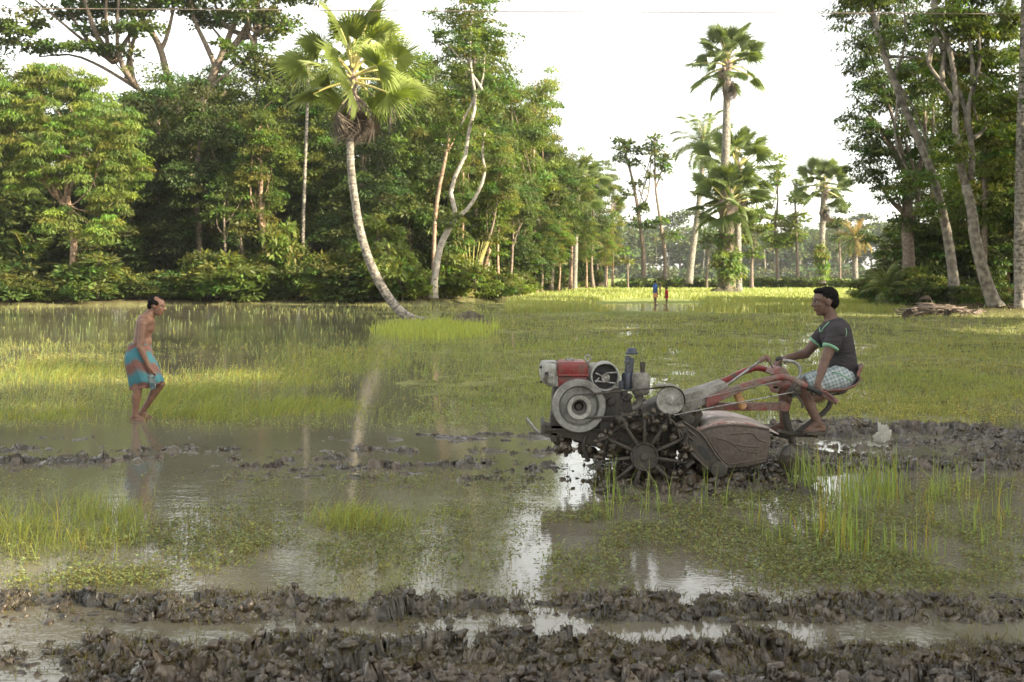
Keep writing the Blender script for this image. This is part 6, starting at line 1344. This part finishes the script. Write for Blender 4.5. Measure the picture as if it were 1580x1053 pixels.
    # ------------- people in the distance
    def far_person(Yp, base, H, shirt, skirt, label, face, arm=False, pose='stand', skirt_len=.42, cat='person'):
        org = P(*base, Yp); org.z = 0 if pose == 'stand' else org.z
        e = empty('person', org, label=label, cat=cat); k = H/1.6; fx = face
        nb = NB(); v = lambda x, y, z: (x*k, y*k, z*k)
        head(nb, v(.02*fx, 0, 1.49), (fx, -.4, 0), (0, 0, 1), k*(1.0 if H > 1.3 else 1.35))
        C(nb, v(0, 0, 1.22), v(.01*fx, 0, 1.44), .05*k, .045*k); C(nb, v(0, -.13, 1.27), v(0, .13, 1.27), .07*k, .07*k); C(nb, v(0, 0, 1.2), v(0, 0, .85), .12*k, .12*k, sx=1.2); 
        for sg in (-1, 1):
            C(nb, v(0, .08*sg, .85), v(.06*sg, .09*sg, .45), .085*k, .055*k); C(nb, v(.06*sg, .09*sg, .45), v(.03*sg, .09*sg, .05), .05*k, .035*k); C(nb, v(.03*sg, .09*sg, .03), v(.14*fx+.03*sg, .09*sg, .01), .035*k, .028*k)
            el_ = v(-.05*fx, .22*sg, .98); C(nb, v(0, .17*sg, 1.27), el_, .045*k, .036*k); w_ = v(.12*fx, .2*sg, .8); C(nb, el_, w_, .036*k, .025*k); hand(nb, w_, (.3*fx, 0, -.8), (0, -sg, 0), .4, k, sg)
        fuse(nb, 'body', M['skin_a'], e, .012, 2)
        nb = NB(); hs_ = k*(1.0 if H > 1.3 else 1.35); ell(nb, v(-.005*fx, 0, 1.53), (.105*hs_, .088*hs_, .075*hs_)); fuse(nb, 'hair', M['hair_black'], e, .012, 1)
        if shirt:
            nb = NB(); C(nb, v(0, 0, 1.28), v(0, 0, .84), .15*k, .155*k, sx=1.2); C(nb, v(0, -.14, 1.27), v(0, .14, 1.27), .082*k, .082*k)
            for sg in (-1, 1): C(nb, v(0, .17*sg, 1.27), v(-.04*fx, .22*sg, 1.0), .065*k, .06*k, True)
            fuse(nb, 'shirt', shirt, e, .012, 2)
        if skirt: nb = NB(); C(nb, v(0, 0, .92), v(.01, 0, .92-skirt_len), .14*k, .19*k, True, sx=1.1); fuse(nb, 'lungi' if skirt_len > .3 else 'shorts', skirt, e, .014, 2)
        return e
    Yp = 70.6
    bl = cloth('blue_shirt', (.03, .07, .20), (.06, .12, .30)); og = mat_rough('orange_pattern', (.45, .16, .05), (.60, .38, .16), 14, .9, bs=0, lo=.45, hi=.52); rd = cloth('red_shirt', (.30, .02, .03), (.40, .04, .05))
    far_person(Yp, (1011, 471), 1.52, bl, og, 'adult in a blue shirt and orange patterned lungi standing in the far shallow water', 1)
    far_person(Yp, (1028.5, 471.5), 1.10, rd, rd, 'child dressed all in red standing in the far shallow water', -1, skirt_len=.3)
    far_person(Yp-.25, (1018.5, 457), .78, None, og, 'small bare chested child carried on the hip of the adult in blue', 1, pose='held', skirt_len=.2)

def build_small():
    rng = np.random.default_rng(31)
    # white plastic bag on the ploughed mud
    loc = P(1360, 694, 12.2); loc.z = .06; nb = NB(); ell(nb, (0, 0, .05), (.10, .06, .07)); capsule(nb, (-.03, 0, .09), (-.01, .01, .17), .05, .012); capsule(nb, (.05, 0, .07), (.09, 0, .12), .04, .008)
    capsule(nb, (.03, 0, .13), (.06, .01, .17), .03, .006)
    m, nt, b = nodes('thin_plastic'); b.inputs['Base Color'].default_value = (.78, .76, .68, 1); b.inputs['Roughness'].default_value = .3
    n = nt.nodes.new("ShaderNodeTexNoise"); n.inputs['Scale'].default_value = 20; bump(nt, b, n.outputs[0], 1, .03)
    tr = nt.nodes.new("ShaderNodeBsdfTranslucent"); tr.inputs[0].default_value = (.7, .68, .6, 1); ms = nt.nodes.new("ShaderNodeMixShader"); ms.inputs[0].default_value = .35; nt.links.new(b.outputs[0], ms.inputs[1]); nt.links.new(tr.outputs[0], ms.inputs[2]); nt.links.new(ms.outputs[0], nt.nodes["Material Output"].inputs[0])
    def cr(V): d = fbm(V[:, 0]*26+7, V[:, 2]*26+V[:, 1]*22, 6, 3); return V*(1+((d-.5)*1.3)[:, None])+[0, 0, .0]
    o = fuse(nb, 'plastic_bag', m, None, .008, 1, cr); o.location = loc; tag(o, 'crumpled white plastic bag lying on the ploughed mud behind the driver', 'plastic bag')
    # earth mounds
    def mound(px, py, Y, rx, ry, h, label, name='earth_mound'):
        nu, nv = 60, 24; V = []; loc = P(px, py, Y); loc.z = -.05
        for j in range(nv):
            r = j/(nv-1)
            for i in range(nu):
                a = i/nu*6.2832; x = math.cos(a)*r*rx; y = math.sin(a)*r*ry; V.append((x, y, h*(1-r**2)**1.2))
        V = np.array(V); V[:, 2] += (fbm(V[:, 0]*4/rx+3, V[:, 1]*4/ry, 3)-.5)*h*.7*(1-np.hypot(V[:, 0]/rx, V[:, 1]/ry)**4); Q = np.array([[j*nu+i, j*nu+(i+1) % nu, (j+1)*nu+(i+1) % nu, (j+1)*nu+i] for j in range(nv-1) for i in range(nu)])
        o = np_mesh(name, V, Q, M['earth'], None, True); o.location = loc; tag(o, label, 'mound'); return o
    M['earth'] = mat_rough('rooty_earth', (.045, .04, .022), (.15, .13, .08), 6, .9, bs=1, bd=.08)
    mound(724, 503, 42.3, .95, .7, .5, 'dark mound of earth and roots right of the foot of the leaning palm'); mound(655, 500, 45, .9, .6, .22, 'low earth mound round the foot of the leaning palm')
    mound(1120, 457, 106, 2.3, 1.6, .8, 'grassy root mound under the tall palms')
    # heap of cut branches and old palm leaves on the right bank
    loc = P(1445, 490, 50); loc.z = .1; e = empty('brushwood_heap', loc, label='heap of dead branches and dry palm leaves lying at the foot of the right trees', cat='brushwood')
    for i in range(60):
        nb = NB(); x = rng.uniform(-1.5, 1.8); a = rng.normal(0, .35); L = rng.uniform(.5, 1.6); c = np.array([x, rng.uniform(-.5, .5), rng.uniform(0, .35)*(1-abs(x)/2)+.1]); d = np.array([math.cos(a), rng.normal(0, .4), math.sin(a)*.4])
        nb.tube([c-d*L/2, c+[0, 0, rng.normal(0, .05)], c+d*L/2], [.03, .026, .012], 5); nb.build('branch', M['petiole_dead'], e, True)
    dead = frond_templates('d', rng, True, 2)
    for i in range(7): put_frond(e, dead[i % 2], (rng.uniform(-1, 1), rng.uniform(-.3, .3), .3), rng.uniform(2.2, 4), R(rng.uniform(-12, 12)), rng.uniform(-.5, .5), .75, 'dry_frond')
    put_frond(e, dead[0], (-.1, 0, .25), 1.9, R(62), 0, .55, 'dry_frond')
    # overhead wire
    nb = NB(); A = np.array([-30., 38, 12.2]); B_ = np.array([34., 38, 10.6]); t = np.linspace(0, 1, 40)[:, None]; q = A*(1-t)+B_*t; q[:, 2] = np.interp((q[:, 0]/38*F+790), [-600, 0, 790, 1580, 2400], [CAMH+(HZ-8)*38/F, CAMH+(HZ-13)*38/F, CAMH+(HZ-18)*38/F, CAMH+(HZ-22)*38/F, CAMH+(HZ-20)*38/F])
    nb.tube(q, .017, 5); o = nb.build('overhead_wire', M['petiole_dead'], None, True); tag(o, 'thin overhead wire crossing the sky at the top of the picture', 'wire')
build_ground(); build_water(); build_haze(); build_grass(); build_palms(); build_woods(); build_tiller(); build_people(); build_small()
